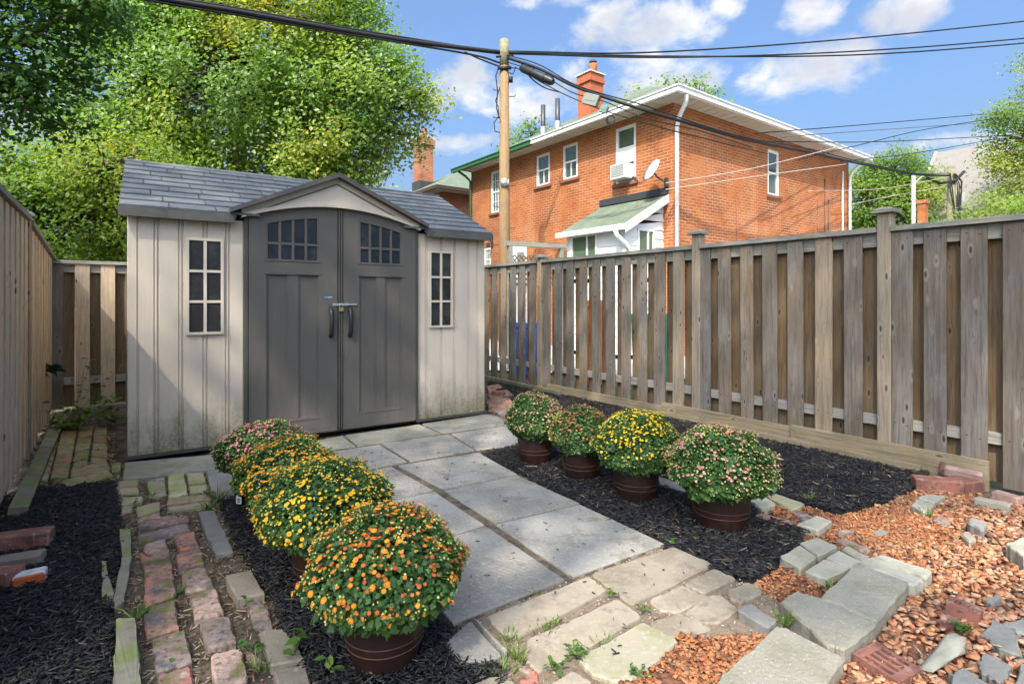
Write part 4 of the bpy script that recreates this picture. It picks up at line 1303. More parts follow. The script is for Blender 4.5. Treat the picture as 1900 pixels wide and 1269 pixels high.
def door(x0, x1, hinge_left):
    """door leaf with arched top, three-light grid and two sunken panels; built as rails round openings"""
    yF, yB = -.032, .045
    fw, z0 = .125, .025
    mb = MB()
    wx0, wx1 = x0 + .135, x1 - .135 if hinge_left else x1 - .135
    if hinge_left:
        wx0, wx1 = x0 + .135, x1 - .165
    else:
        wx0, wx1 = x0 + .150, x1 - .150
    wz0, pz1, pz0 = 1.545, 1.425, .165
    n = 10
    def xs(a, b):
        return [a + (b - a) * k / n for k in range(n + 1)]
    def wtop(x):
        return arch(x) - .10
    def strip(a, b, lo, hi, y0=yF, y1=yB):
        X = xs(a, b)
        poly = [(x, lo(x)) for x in X] + [(x, hi(x)) for x in reversed(X)]
        # front quads keep shading flat
        for i in range(n):
            p = [(X[i], lo(X[i])), (X[i + 1], lo(X[i + 1])), (X[i + 1], hi(X[i + 1])), (X[i], hi(X[i]))]
            vs = [(x, y0, z) for x, z in p] + [(x, y1, z) for x, z in p]
            mb.add(vs, [(0, 1, 2, 3), (7, 6, 5, 4), (1, 0, 4, 5), (3, 2, 6, 7)] + ([(0, 3, 7, 4)] if i == 0 else []) + ([(2, 1, 5, 6)] if i == n - 1 else []))
    c_ = lambda v: (lambda x: v)
    top = lambda x: arch(x) - .004
    strip(x0, wx0, c_(z0), top)
    strip(wx1, x1, c_(z0), top)
    strip(wx0, wx1, wtop, top)
    strip(wx0, wx1, c_(pz1), c_(wz0))
    strip(wx0, wx1, c_(z0), c_(pz0))
    pm = (wx1 - wx0) * .405
    strip(wx0 + pm, wx1 - pm, c_(pz0), c_(pz1), yF + .004)
    # mouldings round panels and light
    for a, b in ((wx0, wx0 + pm), (wx1 - pm, wx1)):
        mb.box((a, yF + .019, pz0), (b, yB - .01, pz1))
        for (p, q) in (((a, pz0), (a + .012, pz1)), ((b - .012, pz0), (b, pz1))):
            mb.box((p[0], yF + .009, p[1]), (q[0], yF + .019, q[1]))
        mb.box((a + .012, yF + .009, pz1 - .012), (b - .012, yF + .0188, pz1))
        mb.box((a + .012, yF + .009, pz0), (b - .012, yF + .0188, pz0 + .012))
    # ledges standing proud above panels and under lights
    mb.box((wx0 - .015, yF - .005, pz1 - .004), (wx1 + .015, yF + .003, pz1 + .010))
    mb.box((wx0 - .015, yF - .005, wz0 - .012), (wx1 + .015, yF + .003, wz0 + .004))
    mb.box((wx0 - .008, yF - .004, pz0 - .012), (wx1 + .008, yF + .003, pz0 + .002))
    d = link('door', mb.mesh('door', M['shed_door']), shed)
    # light: grid bars and panes
    gm = MB()
    cw = (wx1 - wx0) / 4
    zm = wz0 + .140
    for k in range(1, 4):
        x = wx0 + cw * k
        gm.box((x - .011, yF + .004, wz0), (x + .011, yF + .02, wtop(x)))
    for k in range(4):
        gm.box((wx0 + cw * k + (.011 if k else 0), yF + .005, zm - .010), (wx0 + cw * (k + 1) - (.011 if k < 3 else 0), yF + .02, zm + .010))
    gm.box((wx0, yF + .003, wz0), (wx0 + .012, yF + .021, wtop(wx0) + .004))
    gm.box((wx1 - .012, yF + .003, wz0), (wx1, yF + .021, wtop(wx1) + .004))
    link('glazing_bars', gm.mesh('glazing_bars', M['shed_door']), d)
    for k in range(4):
        a, b = wx0 + cw * k + .011, wx0 + cw * (k + 1) - .011
        for lo, hi in ((wz0, zm - .010), (zm + .010, None)):
            pmb = MB()
            q = [(a, lo), (b, lo), (b, hi if hi else wtop(b) - .002), (a, hi if hi else wtop(a) - .002)]
            pmb.xprism(q, yF + .016, yF + .024)
            link('pane', pmb.mesh('pane', M['door_glass']), d)
    return d


dl = door(.832, 1.562, True)
dr = door(1.612, 2.322, False)
mb = MB()   # jambs, meeting stile and dark gap lines
mb.box((.800, -.024, .022), (.826, .05, arch(.81) - .002))
mb.box((2.328, -.024, .022), (2.352, .05, arch(2.34) - .002))
link('door_jamb', mb.mesh('door_jamb', M['shed_trim']), shed)
mb = MB()
mb.box((1.570, -.040, .028), (1.583, .03, 2.024))
mb.box((1.590, -.040, .028), (1.604, .03, 2.024))
link('meeting_stile', mb.mesh('meeting_stile', M['shed_trim']), shed)
mb = MB()
mb.box((.79, .046, .022), (2.36, .06, 1.95))
link('door_backing', mb.mesh('door_backing', M['gap']), shed)


def handle(x, parent):
    mb = MB()
    mb.tube([(x, -.030, 1.125), (x, -.052, 1.118), (x, -.072, 1.07), (x, -.078, 1.0), (x, -.070, .93), (x, -.052, .885), (x, -.030, .878)],
            [.018, .021, .019, .018, .019, .021, .018], 10)
    link('handle', mb.mesh('handle', M['black_plastic'], True), parent)


handle(1.500, dl)
handle(1.672, dr)
mb = MB()
mb.box((1.515, -.047, 1.150), (1.655, -.040, 1.172))
mb.box((1.655, -.0465, 1.154), (1.735, -.033, 1.168))
mb.tube([(1.60, -.065, 1.161), (1.60, -.040, 1.161)], .012, 8)
link('hasp', mb.mesh('hasp', M['steel']), shed)
pl = thing('padlock', 'small brass padlock hanging from the steel hasp between the shed doors', 'padlock',
           tuple(SH_A + Matrix.Rotation(SH_RZ, 3, 'Z') @ Vector((1.588, -.062, 1.10))), SH_RZ)
mb = MB()
mb.cbox((-.021, -.008, 0), (.021, .008, .034), .004)
link('lock_body', mb.mesh('lock_body', M['brass']), pl)
mb = MB()
mb.tube([(-.014, 0, .030), (-.014, 0, .052), (-.008, 0, .063), (.008, 0, .063), (.014, 0, .052), (.014, 0, .030)], .0035, 6)
link('shackle', mb.mesh('shackle', M['steel'], True), pl)
# small maker's badge: a blue flash and a white wordmark too small to read
mb = MB()
mb.add([(1.445, 0, 0), (1.468, 0, .003), (1.474, 0, .016), (1.440, 0, .011)], [(0, 1, 2, 3)], 0)
for k in range(6):
    mb.add([(1.474 + k * .007, -.0005, .004), (1.4785 + k * .007, -.0005, .004), (1.4785 + k * .007, -.0005, .012 + .002 * (k % 2)), (1.474 + k * .007, -.0005, .012)], [(0, 1, 2, 3)], 1)
link('badge', mb.mesh('badge', [M['badge_blue'], M['badge_white']]), dl, (0, -.0345, 1.218))

# gable over the doors, standing 0.12 m proud
GY = -.13
pk = (1.553, 2.335)
mb = MB()
n = 24
X = [.775 + (2.355 - .775) * k / n for k in range(n + 1)]
def groof(x):
    return pk[1] - abs(x - pk[0]) * .452 - .03
for i in range(n):
    a, b = X[i], X[i + 1]
    p = [(a, arch(a) + .012), (b, arch(b) + .012), (b, max(arch(b) + .014, groof(b))), (a, max(arch(a) + .014, groof(a)))]
    vs = [(x, -.055, z) for x, z in p] + [(x, .05, z) for x, z in p]
    mb.add(vs, [(0, 1, 2, 3), (7, 6, 5, 4), (1, 0, 4, 5), (3, 2, 6, 7)])
link('gable_panel', mb.mesh('gable_panel', M['shed_tan_clean']), shed)
mb = MB()
for i in range(n):
    a, b = X[i], X[i + 1]
    p = [(a, arch(a) - .002), (b, arch(b) - .002), (b, arch(b) + .030), (a, arch(a) + .030)]
    vs = [(x, -.075, z) for x, z in p] + [(x, .03, z) for x, z in p]
    mb.add(vs, [(0, 1, 2, 3), (7, 6, 5, 4), (1, 0, 4, 5), (3, 2, 6, 7)] + ([(0, 3, 7, 4)] if i == 0 else []) + ([(2, 1, 5, 6)] if i == n - 1 else []))
link('arch_trim', mb.mesh('arch_trim', M['shed_tan_clean']), shed)
mb = MB()   # raised inner triangle line
for s in (-1, 1):
    a = Vector((pk[0], 0, pk[1] - .095))
    b = Vector((pk[0] + s * .60, 0, pk[1] - .095 - .60 * .452))
    d = (b - a).normalized()
    nrm = Vector((-d.z, 0, d.x)) * .005
    vs = [a + nrm, b + nrm, b - nrm, a - nrm]
    vs = [(v.x, -.061, v.z) for v in vs] + [(v.x, -.050, v.z) for v in vs]
    mb.add(vs, [(0, 1, 2, 3), (3, 2, 1, 0), (7, 6, 5, 4), (1, 0, 4, 5), (3, 2, 6, 7), (0, 3, 7, 4), (2, 1, 5, 6)][:1] + [(4, 5, 6, 7), (0, 4, 5, 1), (3, 7, 6, 2)])
link('gable_groove', mb.mesh('gable_groove', M['shed_edge']), shed)
groofs = link('gable_roof', None, shed)
for s in (-1, 1):
    mb = MB()
    a = (pk[0], pk[1])
    e = (pk[0] + s * .868, pk[1] - .868 * .452)
    poly = [a, e, (e[0], e[1] - .036), (a[0], a[1] - .042)]
    if s > 0:
        poly = poly[::-1]
    mb.xprism(poly, GY, .85)
    link('roof_panel', mb.mesh('roof_panel', M['shed_edge']), groofs)
mb = MB()
mb.box((.79, .052, 1.862), (2.34, .62, 2.0))
link('gable_filler', mb.mesh('gable_filler', M['shed_tan_clean']), shed)

# main roof: deck, eave trim, single shingles in staggered courses
roof = link('roof', None, shed)
EY, EZ, RYy, RZz = -.075, 1.895, 1.22, 2.495
X0, X1 = -.048, WL + .05
mb = MB()
for (xa, xb, ya) in ((X0, .735, EY), (.7352, 2.4048, .30), (2.405, X1, EY)):
    za = EZ + (ya - EY) * (RZz - EZ) / (RYy - EY)
    mb.add([(xa, ya, za - .035), (xb, ya, za - .035), (xb, RYy, RZz - .02), (xa, RYy, RZz - .02), (xa, ya, za), (xb, ya, za), (xb, RYy, RZz), (xa, RYy, RZz)],
           [(3, 2, 1, 0), (4, 5, 6, 7), (0, 1, 5, 4), (1, 2, 6, 5), (3, 0, 4, 7)])
xa, xb = X0, X1
mb.add([(xa, 2 * RYy - EY, EZ - .035), (xb, 2 * RYy - EY, EZ - .035), (xb, RYy, RZz - .021), (xa, RYy, RZz - .021), (xa, 2 * RYy - EY, EZ), (xb, 2 * RYy - EY, EZ), (xb, RYy, RZz - .001), (xa, RYy, RZz - .001)],
       [(0, 1, 2, 3), (7, 6, 5, 4), (5, 1, 0, 4), (6, 2, 1, 5), (4, 0, 3, 7)])
link('roof_deck', mb.mesh('roof_deck', M['shed_edge']), roof)
sl = Vector((0, RYy - EY, RZz - EZ))
SLL = sl.length
ang = math.atan2(sl.z, sl.y)
NC = 9
ch = SLL / NC
widths = [.30, .24, .34]
sh_mesh = {}


def shingle_mesh(w, h):
    key = (round(w, 2), round(h, 2))
    if key not in sh_mesh:
        mb = MB()
        t0, t1 = .017, .004
        g_ = .004
        mb.add([(g_, 0, 0), (w - g_, 0, 0), (w - g_, h, 0), (g_, h, 0), (g_ + .002, .003, t0), (w - g_ - .002, .003, t0), (w - g_ - .002, h, t1), (g_ + .002, h, t1)],
               [(4, 5, 6, 7), (0, 1, 5, 4), (1, 2, 6, 5), (2, 3, 7, 6), (3, 0, 4, 7)])
        sh_mesh[key] = mb.mesh('shingle', M['shingle'])
    return sh_mesh[key]


for c in range(NC):
    x = X0
    first = True
    while x < X1 - .01:
        w = widths[(c * 2 + int(x * 7)) % 3]
        if first:
            w = [.15, .28, .20, .33][c % 4]
            first = False
        if c == 0:
            w = .32
        w = min(w, X1 - x)
        p = Vector((x, EY, EZ)) + sl * (c / NC)
        # the part of the roof under the door gable is covered, leave it out
        zg = pk[1] - abs(x + w / 2 - pk[0]) * .452
        if not (abs(x + w / 2 - pk[0]) < .8 and p.z + .02 < zg - .06):
            link('shingle', shingle_mesh(w, ch + .006 if c < NC - 1 else ch), roof, tuple(p + Vector((0, 0, .001))), (ang, 0, 0))
        x += w
for a, b in ((X0 - .002, .72), (2.42, X1 + .002)):
    mb = MB()
    mb.box((a, EY - .012, EZ - .068), (b, EY + .02, EZ - .002))
    link('eave_trim', mb.mesh('eave_trim', M['shed_edge']), roof)
mb = MB()
mb.tube([(X0, RYy, RZz + .004), (X1, RYy, RZz + .004)], .022, 8)
link('ridge_cap', mb.mesh('ridge_cap', M['shingle'], True), roof)


# ------------------------------------------------------------------ fences
def fence_board(w, h, t, mat, key, nails=0):
    """one board; nails = side (+1 / -1) on which its four rusty nail heads show"""
    k = (round(w, 3), round(h, 2), key, nails)
    if k not in bm_cache:
        mb = MB()
        mb.cbox((-w / 2, -t / 2, 0), (w / 2, t / 2, h), .003)
        if nails:
            y = nails * (t / 2 + .0012)
            for z in (h - .05, .295):
                for dx in (-.034, .036):
                    zz = z + (.008 if dx > 0 else -.004)
                    ring = [(dx + .0045 * math.cos(a * math.pi / 4), y, zz + .0045 * math.sin(a * math.pi / 4)) for a in range(8)]
                    mb.add(ring, [tuple(range(8)) if nails < 0 else tuple(range(7, -1, -1))], 1)
        bm_cache[k] = mb.mesh('board', [mat, M['nail']])
    return bm_cache[k]


def post(parent, u, y, h, mat, size=.092, cap=True):
    mb = MB()
    s = size / 2
    mb.cbox((-s, -s, 0), (s, s, h), .006)
    o = link('post', mb.mesh('post', mat), parent, (u, y, -.03))
    if cap:
        cm = MB()
        e = s + .028
        cm.box((-e, -e, h + .0005), (e, e, h + .022))
        cm.add([(-e, -e, h + .0225), (e, -e, h + .0225), (e, e, h + .0225), (-e, e, h + .0225), (-.03, -.03, h + .045), (.03, -.03, h + .045), (.03, .03, h + .045), (-.03, .03, h + .045)],
               [(4, 5, 6, 7), (0, 1, 5, 4), (1, 2, 6, 5), (2, 3, 7, 6), (3, 0, 4, 7)])
        link('post_cap', cm.mesh('post_cap', M['wood_cap']), o)
    return o


def rail(parent, u0, u1, y, z0, z1, t, mat, nm='rail', dz=0.0):
    mb = MB()
    L = u1 - u0
    mb.add([(0, -t / 2, 0), (L, -t / 2, dz), (L, t / 2, dz), (0, t / 2, 0), (0, -t / 2, z1 - z0), (L, -t / 2, z1 - z0 + dz), (L, t / 2, z1 - z0 + dz), (0, t / 2, z1 - z0)],
           [(3, 2, 1, 0), (4, 5, 6, 7), (0, 1, 5, 4), (1, 2, 6, 5), (2, 3, 7, 6), (3, 0, 4, 7)])
    return link(nm, mb.mesh(nm, mat), parent, (u0, y, z0))


# right fence: local x runs away along the fence, +y is the yard side
FA = (3.136, 3.611, 0)
rf = thing('board_fence', 'grey weathered board on board fence behind the right row of pots', 'fence', FA, math.atan2(.8159, -.5782))
TOP = 1.70
front = [(-.55, .14), (-.345, .14), (-.148, .135), (.070, .134), (.282, .132), (.485, .128)] + [(.808 + .222 * k, .130) for k in range(7)] \
    + [(2.452 + .236 * k, .134) for k in range(10)] + [(4.88 + .236 * k, .134) for k in range(7)]
YF, YR, YB = .034, 0.0, -.034
for i, (u, w) in enumerate(front):
    dw = rnd.uniform(-.006, .006)
    m = M['wood_grey'] if rnd.random() < .9 else M['wood_tan']
    o = link('board', fence_board(round(w + dw, 2), 1.69, .021, m, m.name, 1), rf, (u + rnd.uniform(-.004, .004), YF + rnd.uniform(-.003, .004), .006 + rnd.uniform(-.010, .006)), (rnd.uniform(-.002, .002), rnd.uniform(-.005, .005), rnd.uniform(-.03, .03)))
cent = [u for u, w in front]
for a, b in zip(cent[:-1], cent[1:]):
    u = (a + b) / 2
    if b - a > .28:
        for uu in (a + .12, b - .12):
            link('board', fence_board(.155, 1.66, .021, M['wood_brown'], 'br'), rf, (uu, YB + .004 * (uu > u), .012), (0, rnd.uniform(-.004, .004), 0))
        continue
    link('board', fence_board(.165, 1.66, .021, M['wood_brown'], 'br'), rf, (u + rnd.uniform(-.01, .01), YB + rnd.uniform(-.003, .003), .012), (0, rnd.uniform(-.004, .004), 0))
posts = [-.66, .594, 2.229, 4.715, 6.5]
for u in posts[1:]:
    post(rf, u, .012, 1.875 if u < 4 else 1.80, M['wood_tan'])
for a, b in zip(posts[:-1], posts[1:]):
    rail(rf, a + .047, b - .047, YR, .265, .338, .044, M['wood_rail'])
    rail(rf, a + .047, b - .047, YR, 1.60, 1.70, .044, M['wood_cap'])
    rail(rf, a + .048, b - .048, .006, 1.704, 1.742, .125, M['wood_cap'], 'cap_rail')
for u0, u1, h in ((-.012, 1.278, .185), (1.284, 2.62, .17), (2.626, 4.50, .13)):
    rail(rf, u0, u1, YF + .030, -.04, h - .03, .032, M['wood_kick'], 'kickboard')
rail(rf, .35, 2.1, YF + .066, -.05, .045, .03, M['wood_kick'], 'kickboard')
rail(rf, 4.2, 6.4, YF + .10, -.03, .05, .06, M['timber'], 'kickboard')

# left fence: local x runs away along the fence, -y is the yard side
LA = (-3.229, 3.467, 0)
lf = thing('board_fence', 'brown board on board fence running along the left edge', 'fence', LA, math.atan2(.8101, -.5863))
def ltop(u):
    return 1.81 if u < 1.0 else 1.79 - (u - 1.0) * .075
u = -2.35
while u < 3.1:
    w = rnd.uniform(.125, .14)
    if not (.86 < u < 1.10):
        link('board', fence_board(round(w, 2), round(ltop(u), 1), .021, M['wood_left'], 'lf%.1f' % ltop(u)), lf, (u, -.034, ltop(u) - round(ltop(u), 1)))
        link('board', fence_board(.17, round(ltop(u) - .05, 1), .021, M['wood_brown'], 'lb%.1f' % ltop(u)), lf, (u + .115, .034, .01))
    u += .228
for uu in (.86, 1.0, 1.12):
    link('board', fence_board(.13, 1.7, .021, M['wood_brown'], 'lp'), lf, (uu, .034 + .0002 * uu, .01))
post(lf, -.25 + 1.22, -.012, 1.875, M['wood_tan'])
post(lf, -2.5, 0, 1.90, M['wood_tan'])
for z0 in (.27, None):
    for a, b in ((-2.45, .92), (1.02, 3.14)):
        z = z0 if z0 else ltop(a + .01) - .10
        rail(lf, a, b, 0, z, z + .085, .044, M['wood_rail'], dz=0 if z0 or a < 0 else -.155)
for a, b in ((-2.45, .92), (1.02, 3.14)):
    rail(lf, a, b, -.008, ltop(a + .01) + .004, ltop(a + .01) + .042, .125, M['wood_cap'], 'cap_rail', dz=0 if a < 0 else -.158)
for a, b in ((-.6, .95), (.97, 2.5)):
    o = rail(None, 0, b - a, 0, 0, .075, .085, M['timber'], 'edging_timber')
    dv = Vector((-.5863, .8101, 0))
    nv = Vector((.8101, .5863, 0))
    o.location = Vector(LA) + dv * a + nv * .14 + Vector((0, 0, -.03))
    o.rotation_euler = (R(8), 0, math.atan2(.8101, -.5863))
    tag(o, 'mossy half buried timber along the foot of the left fence, %s length' % ('nearer' if a < 0 else 'farther'), 'timber', 'timbers at the left fence')

# back fence behind the shed
BA = (-5.084, 6.03, 0)
bf = thing('board_fence', 'shaded brown board on board fence closing the alley behind the shed', 'fence', BA, math.atan2(.55, .835))
for k in range(20):
    u = .065 + k * .232
    link('board', fence_board(.134, 1.60, .021, M['wood_left'] if k % 3 else M['wood_grey'], 'bk%d' % (k % 3 > 0), -1), bf, (u, -.034, .0))
    link('board', fence_board(.13, 1.57, .021, M['wood_brown'], 'bb'), bf, (u + .116, .034, .01))
rail(bf, .0, 4.6, 0, .26, .34, .044, M['wood_rail'])
rail(bf, .0, 4.6, 0, 1.51, 1.60, .044, M['wood_rail'])
rail(bf, -.03, 4.6, -.004, 1.604, 1.642, .12, M['wood_cap'], 'cap_rail')


# ------------------------------------------------------------------ potted chrysanthemums
def flower_mesh(name, r, mats, petals=11, cup=.25):
    mb = MB()
    k = petals * 2
    ring0 = [(r * .28 * math.cos(2 * math.pi * i / k), r * .28 * math.sin(2 * math.pi * i / k), r * .16) for i in range(k)]
    ring1 = [(r * .66 * math.cos(2 * math.pi * i / k), r * .66 * math.sin(2 * math.pi * i / k), r * (.20 if i % 2 else .10)) for i in range(k)]
    ring2 = [(r * (1.0 if i % 2 else .72) * math.cos(2 * math.pi * i / k), r * (1.0 if i % 2 else .72) * math.sin(2 * math.pi * i / k), r * (cup if i % 2 else .02)) for i in range(k)]
    vs = ring0 + ring1 + ring2
    fs = []
    for a in (0, k):
        for i in range(k):
            j = (i + 1) % k
            fs.append((a + i, a + k + i, a + k + j, a + j))
    mb.add(vs, fs, 0)
    c = [(r * .30 * math.cos(2 * math.pi * i / 10), r * .30 * math.sin(2 * math.pi * i / 10), r * .17) for i in range(10)] + \
        [(r * .20 * math.cos(2 * math.pi * i / 10), r * .20 * math.sin(2 * math.pi * i / 10), r * .34) for i in range(10)]
    mb.add(c, [(i, (i + 1) % 10, 10 + (i + 1) % 10, 10 + i) for i in range(10)] + [tuple(range(10, 20))], 1)
    return mb.mesh(name, mats)


def disc_flowers(name, P, N, r, tint, mat):
    """many small flower heads in one mesh: 8-petal shallow cones"""
    n = len(P)
    N = N / np.linalg.norm(N, axis=1)[:, None]
    A = rng.normal(0, 1, (n, 3))
    A -= N * (A * N).sum(1)[:, None]
    A /= np.linalg.norm(A, axis=1)[:, None]
    B = np.cross(N, A)
    tm = [(0, 0, .22)]
    for i in range(14):
        a = 2 * math.pi * i / 14
        q = 1.0 if i % 2 else .70
        tm.append((q * math.cos(a), q * math.sin(a), .28 if i % 2 else .05))
    tm = np.array(tm)
    V = P[:, None] + r[:, None, None] * (A[:, None] * tm[None, :, 0:1] + B[:, None] * tm[None, :, 1:2] + N[:, None] * tm[None, :, 2:3])
    f = np.array([(0, 1 + i, 1 + (i + 1) % 14) for i in range(14)])
    F = (np.arange(n)[:, None, None] * 15 + f[None]).reshape(-1, 3)
    return np_mesh(name, V.reshape(-1, 3), F, mat, np.repeat(tint, 15))


def buds(name, P, r, tint, mat):
    n = len(P)
    tm = np.array([(1, 0, 0), (0, 1, 0), (-1, 0, 0), (0, -1, 0), (0, 0, 1), (0, 0, -1)])
    V = P[:, None] + r[:, None, None] * tm[None]
    f = np.array([(0, 1, 4), (1, 2, 4), (2, 3, 4), (3, 0, 4), (1, 0, 5), (2, 1, 5), (3, 2, 5), (0, 3, 5)])
    F = (np.arange(n)[:, None, None] * 6 + f[None]).reshape(-1, 3)
    return np_mesh(name, V.reshape(-1, 3), F, mat, np.repeat(tint, 6), smooth=True)


def stems(name, A, B, r, mat):
    n = len(A)
    d = B - A
    s = np.cross(d, rng.normal(0, 1, (n, 3)))
    s /= np.maximum(1e-6, np.linalg.norm(s, axis=1))[:, None]
    t = np.cross(d / np.maximum(1e-6, np.linalg.norm(d, axis=1))[:, None], s)
    k = []
    for base in (A, B):
        for a in (0, 2.094, 4.189):
            k.append(base + r * (s * math.cos(a) + t * math.sin(a)))
    V = np.stack(k, 1).reshape(-1, 3)
    f = np.array([(0, 1, 4, 3), (1, 2, 5, 4), (2, 0, 3, 5)])
    F = (np.arange(n)[:, None, None] * 6 + f[None]).reshape(-1, 4)
    return np_mesh(name, V, F, mat)


FL = {
    'orange': ([(0, (.30, .055, .02)), (.45, (.46, .10, .025)), (.8, (.60, .19, .03)), (1, (.66, .27, .03))], (.62, .22, .02), (.70, .32, .03)),
    'gold': ([(0, (.60, .25, .012)), (.5, (.70, .36, .015)), (1, (.74, .47, .03))], (.72, .38, .015), (.62, .25, .01)),
    'yellow': ([(0, (.62, .33, .012)), (.5, (.72, .45, .018)), (1, (.74, .55, .04))], (.72, .46, .02), (.62, .32, .01)),
    'amber': ([(0, (.42, .14, .02)), (.5, (.60, .26, .02)), (1, (.68, .38, .03))], (.64, .30, .02), (.55, .22, .01)),
    'pink': ([(0, (.36, .07, .12)), (.5, (.46, .15, .18)), (1, (.52, .27, .25))], (.52, .22, .24), (.5, .4, .1)),
    'blush': ([(0, (.42, .11, .09)), (.5, (.52, .22, .165)), (1, (.58, .37, .26))], (.60, .34, .27), (.55, .42, .12)),
    'rust': ([(0, (.34, .075, .045)), (.5, (.46, .15, .075)), (1, (.55, .27, .09))], (.46, .14, .06), (.55, .3, .06)),
}
M['bud'] = tinted('flower_bud', [(0, (.20, .28, .05)), (.5, (.40, .42, .10)), (1, (.58, .55, .20))], .6, .3)
for k_, (ramp_, pet_, cen_) in FL.items():
    M['fl_' + k_] = tinted('petals_' + k_, ramp_, .65, .2)
    M['petal_' + k_] = layered('petal_' + k_, pet_, vary=.14, rough=.65, spec=.2)
    M['centre_' + k_] = layered('centre_' + k_, cen_, rough=.8)


def mum(label, loc, rad, top, potr, poth, kind, n_big, n_small, n_bud, seed, leaf=.036, fr=.013, squash=1.0, budtint=None, skirt=.62):
    global rng
    rng = np.random.default_rng(seed)
    root = thing('potted_chrysanthemum', label, 'potted plant', loc, seed * .7, 'potted chrysanthemums along the path')
    mb = MB()
    mb.lathe([(potr * .72, 0), (potr * .80, .004), (potr * .93, poth * .30), (potr * .965, poth * .42), (potr * .97, poth * .46), (potr * .99, poth * .62), (potr * 1.0, poth * .86), (potr * 1.06, poth * .90),
              (potr * 1.06, poth), (potr * .94, poth), (potr * .92, poth * .90)], 36)
    pot = link('pot', mb.mesh('pot', M['pot'], False), root)
    smooth_by_angle(pot, 35)
    hb = MB()
    for z, rr in ((.36, .955), (.50, .99)):
        ring = []
        for i in range(37):
            a = 2 * math.pi * i / 36
            ring.append((potr * rr * math.cos(a), potr * rr * math.sin(a), poth * z))
        hb.tube(ring, .0028, 5, cap=False)
    link('hoop', hb.mesh('hoop', M['pot_line'], True), pot)
    sb = MB()
    sb.lathe([(potr * .90, poth * .93), (potr * .88, poth * .94), (.001, poth * .95)], 20)
    link('potting_soil', sb.mesh('potting_soil', M['soil']), pot)
    # dome: centre just above the rim
    zc = poth + (top - poth) * .34
    zr_up, zr_dn = top - zc, zc - poth * .80
    def dome(d, s=1.0):
        z = np.where(d[:, 2] > 0, d[:, 2] * zr_up, d[:, 2] * zr_dn)
        bump = 1 + .06 * np.sin(d[:, 0] * 3.1 + seed) * np.cos(d[:, 1] * 2.7 + seed * 2) + .05 * np.sin(d[:, 0] * 8 + seed) * np.cos(d[:, 1] * 9 + seed * 3) + .04 * np.sin(d[:, 2] * 9 + d[:, 0] * 5 + seed)
        return np.stack([d[:, 0] * rad * s * bump, d[:, 1] * rad * s * bump, zc + z * s * bump], 1)
    # inner twigs and inner leaves, tinted darker to paint in shade, fill the body
    d = unit(1500)
    Pin = dome(d, 1) * 1.0
    k = rng.uniform(.45, .86, 1500)[:, None]
    ctr = np.array((0, 0, zc))
    Pin = ctr + (Pin - ctr) * k
    d2 = unit(9500)
    d2 = d2[d2[:, 2] > -.80]
    P = ctr + (dome(d2) - ctr) * rng.uniform(.84, 1.0, len(d2))[:, None]
    allP = np.concatenate([Pin, P])
    allN = np.concatenate([d + rng.normal(0, .6, d.shape), d2 * .8 + np.array((0, 0, .55)) + rng.normal(0, .5, d2.shape)])
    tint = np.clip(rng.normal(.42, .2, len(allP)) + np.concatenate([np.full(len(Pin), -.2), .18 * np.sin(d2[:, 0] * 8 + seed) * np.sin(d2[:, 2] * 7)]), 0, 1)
    size = leaf * .60 * rng.uniform(.6, 1.2, len(allP))
    low = np.concatenate([np.zeros(len(Pin)), np.clip(-d2[:, 2] + .15, 0, 1)])
    size *= 1 + .75 * low
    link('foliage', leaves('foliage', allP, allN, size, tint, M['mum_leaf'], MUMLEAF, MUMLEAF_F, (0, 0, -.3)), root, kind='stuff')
    # flower positions, denser towards the top
    def spots(n, zmin, up):
        q = unit(n * 12)
        w = np.clip((q[:, 2] - zmin) / (1 - zmin), 0, 1) ** up
        cl = np.array([mnoise.noise(Vector(t) * 3.2 + Vector((seed * 1.7, 0, n * .01))) for t in q])
        w = w * np.clip(.55 + 1.5 * cl, .06, 1)
        keep = rng.random(len(q)) < w
        return q[keep & (q[:, 2] > zmin)][:n]
    qb = spots(n_big, -.38, .45)
    qs = spots(n_small, -.30, .6)
    qd = spots(n_bud, -.62, .25)
    s1 = dome(qb) + qb * rng.uniform(.006, .022, len(qb))[:, None]
    s2 = dome(qs) + qs * rng.uniform(.004, .020, len(qs))[:, None]
    s3 = dome(qd) + qd * rng.uniform(-.004, .018, len(qd))[:, None]
    base = np.concatenate([s1, s2, s3])
    inner = ctr + (base - ctr) * .80
    link('stems', stems('stems', inner, base, .0016, M['stem']), root, kind='stuff')
    nn = qs * .9 + np.array((0, 0, .55)) + rng.normal(0, .22, qs.shape)
    tn = np.clip(rng.random(len(qs)) * .75 + .25 - .35 * np.clip(qs[:, 2] - .35, 0, 1), 0, 1)
    link('small_flowers', disc_flowers('small_flowers', s2, nn, fr * .60 * rng.uniform(.5, 1.25, len(qs)), tn, M['fl_' + kind]), root, kind='stuff')
    link('buds', buds('buds', s3, .0048 * rng.uniform(.7, 1.3, len(qd)), rng.random(len(qd)), M['bud']), root, kind='stuff')
    if n_big:
        fm = [flower_mesh('flower', fr * s_, [M['petal_' + kind], M['centre_' + kind]], pt, cp) for s_, pt, cp in ((1.0, 12, .22), (.76, 10, .34), (.58, 9, .55))]
        for i in range(len(qb)):
            nv = Vector(qb[i] * .9 + np.array((0, 0, .5)) + rng.normal(0, .2, 3))
            o = link('flower', fm[int(rng.integers(0, 3))], root, tuple(s1[i]))
            o.rotation_euler = nv.to_track_quat('Z', 'Y').to_euler()
    return root


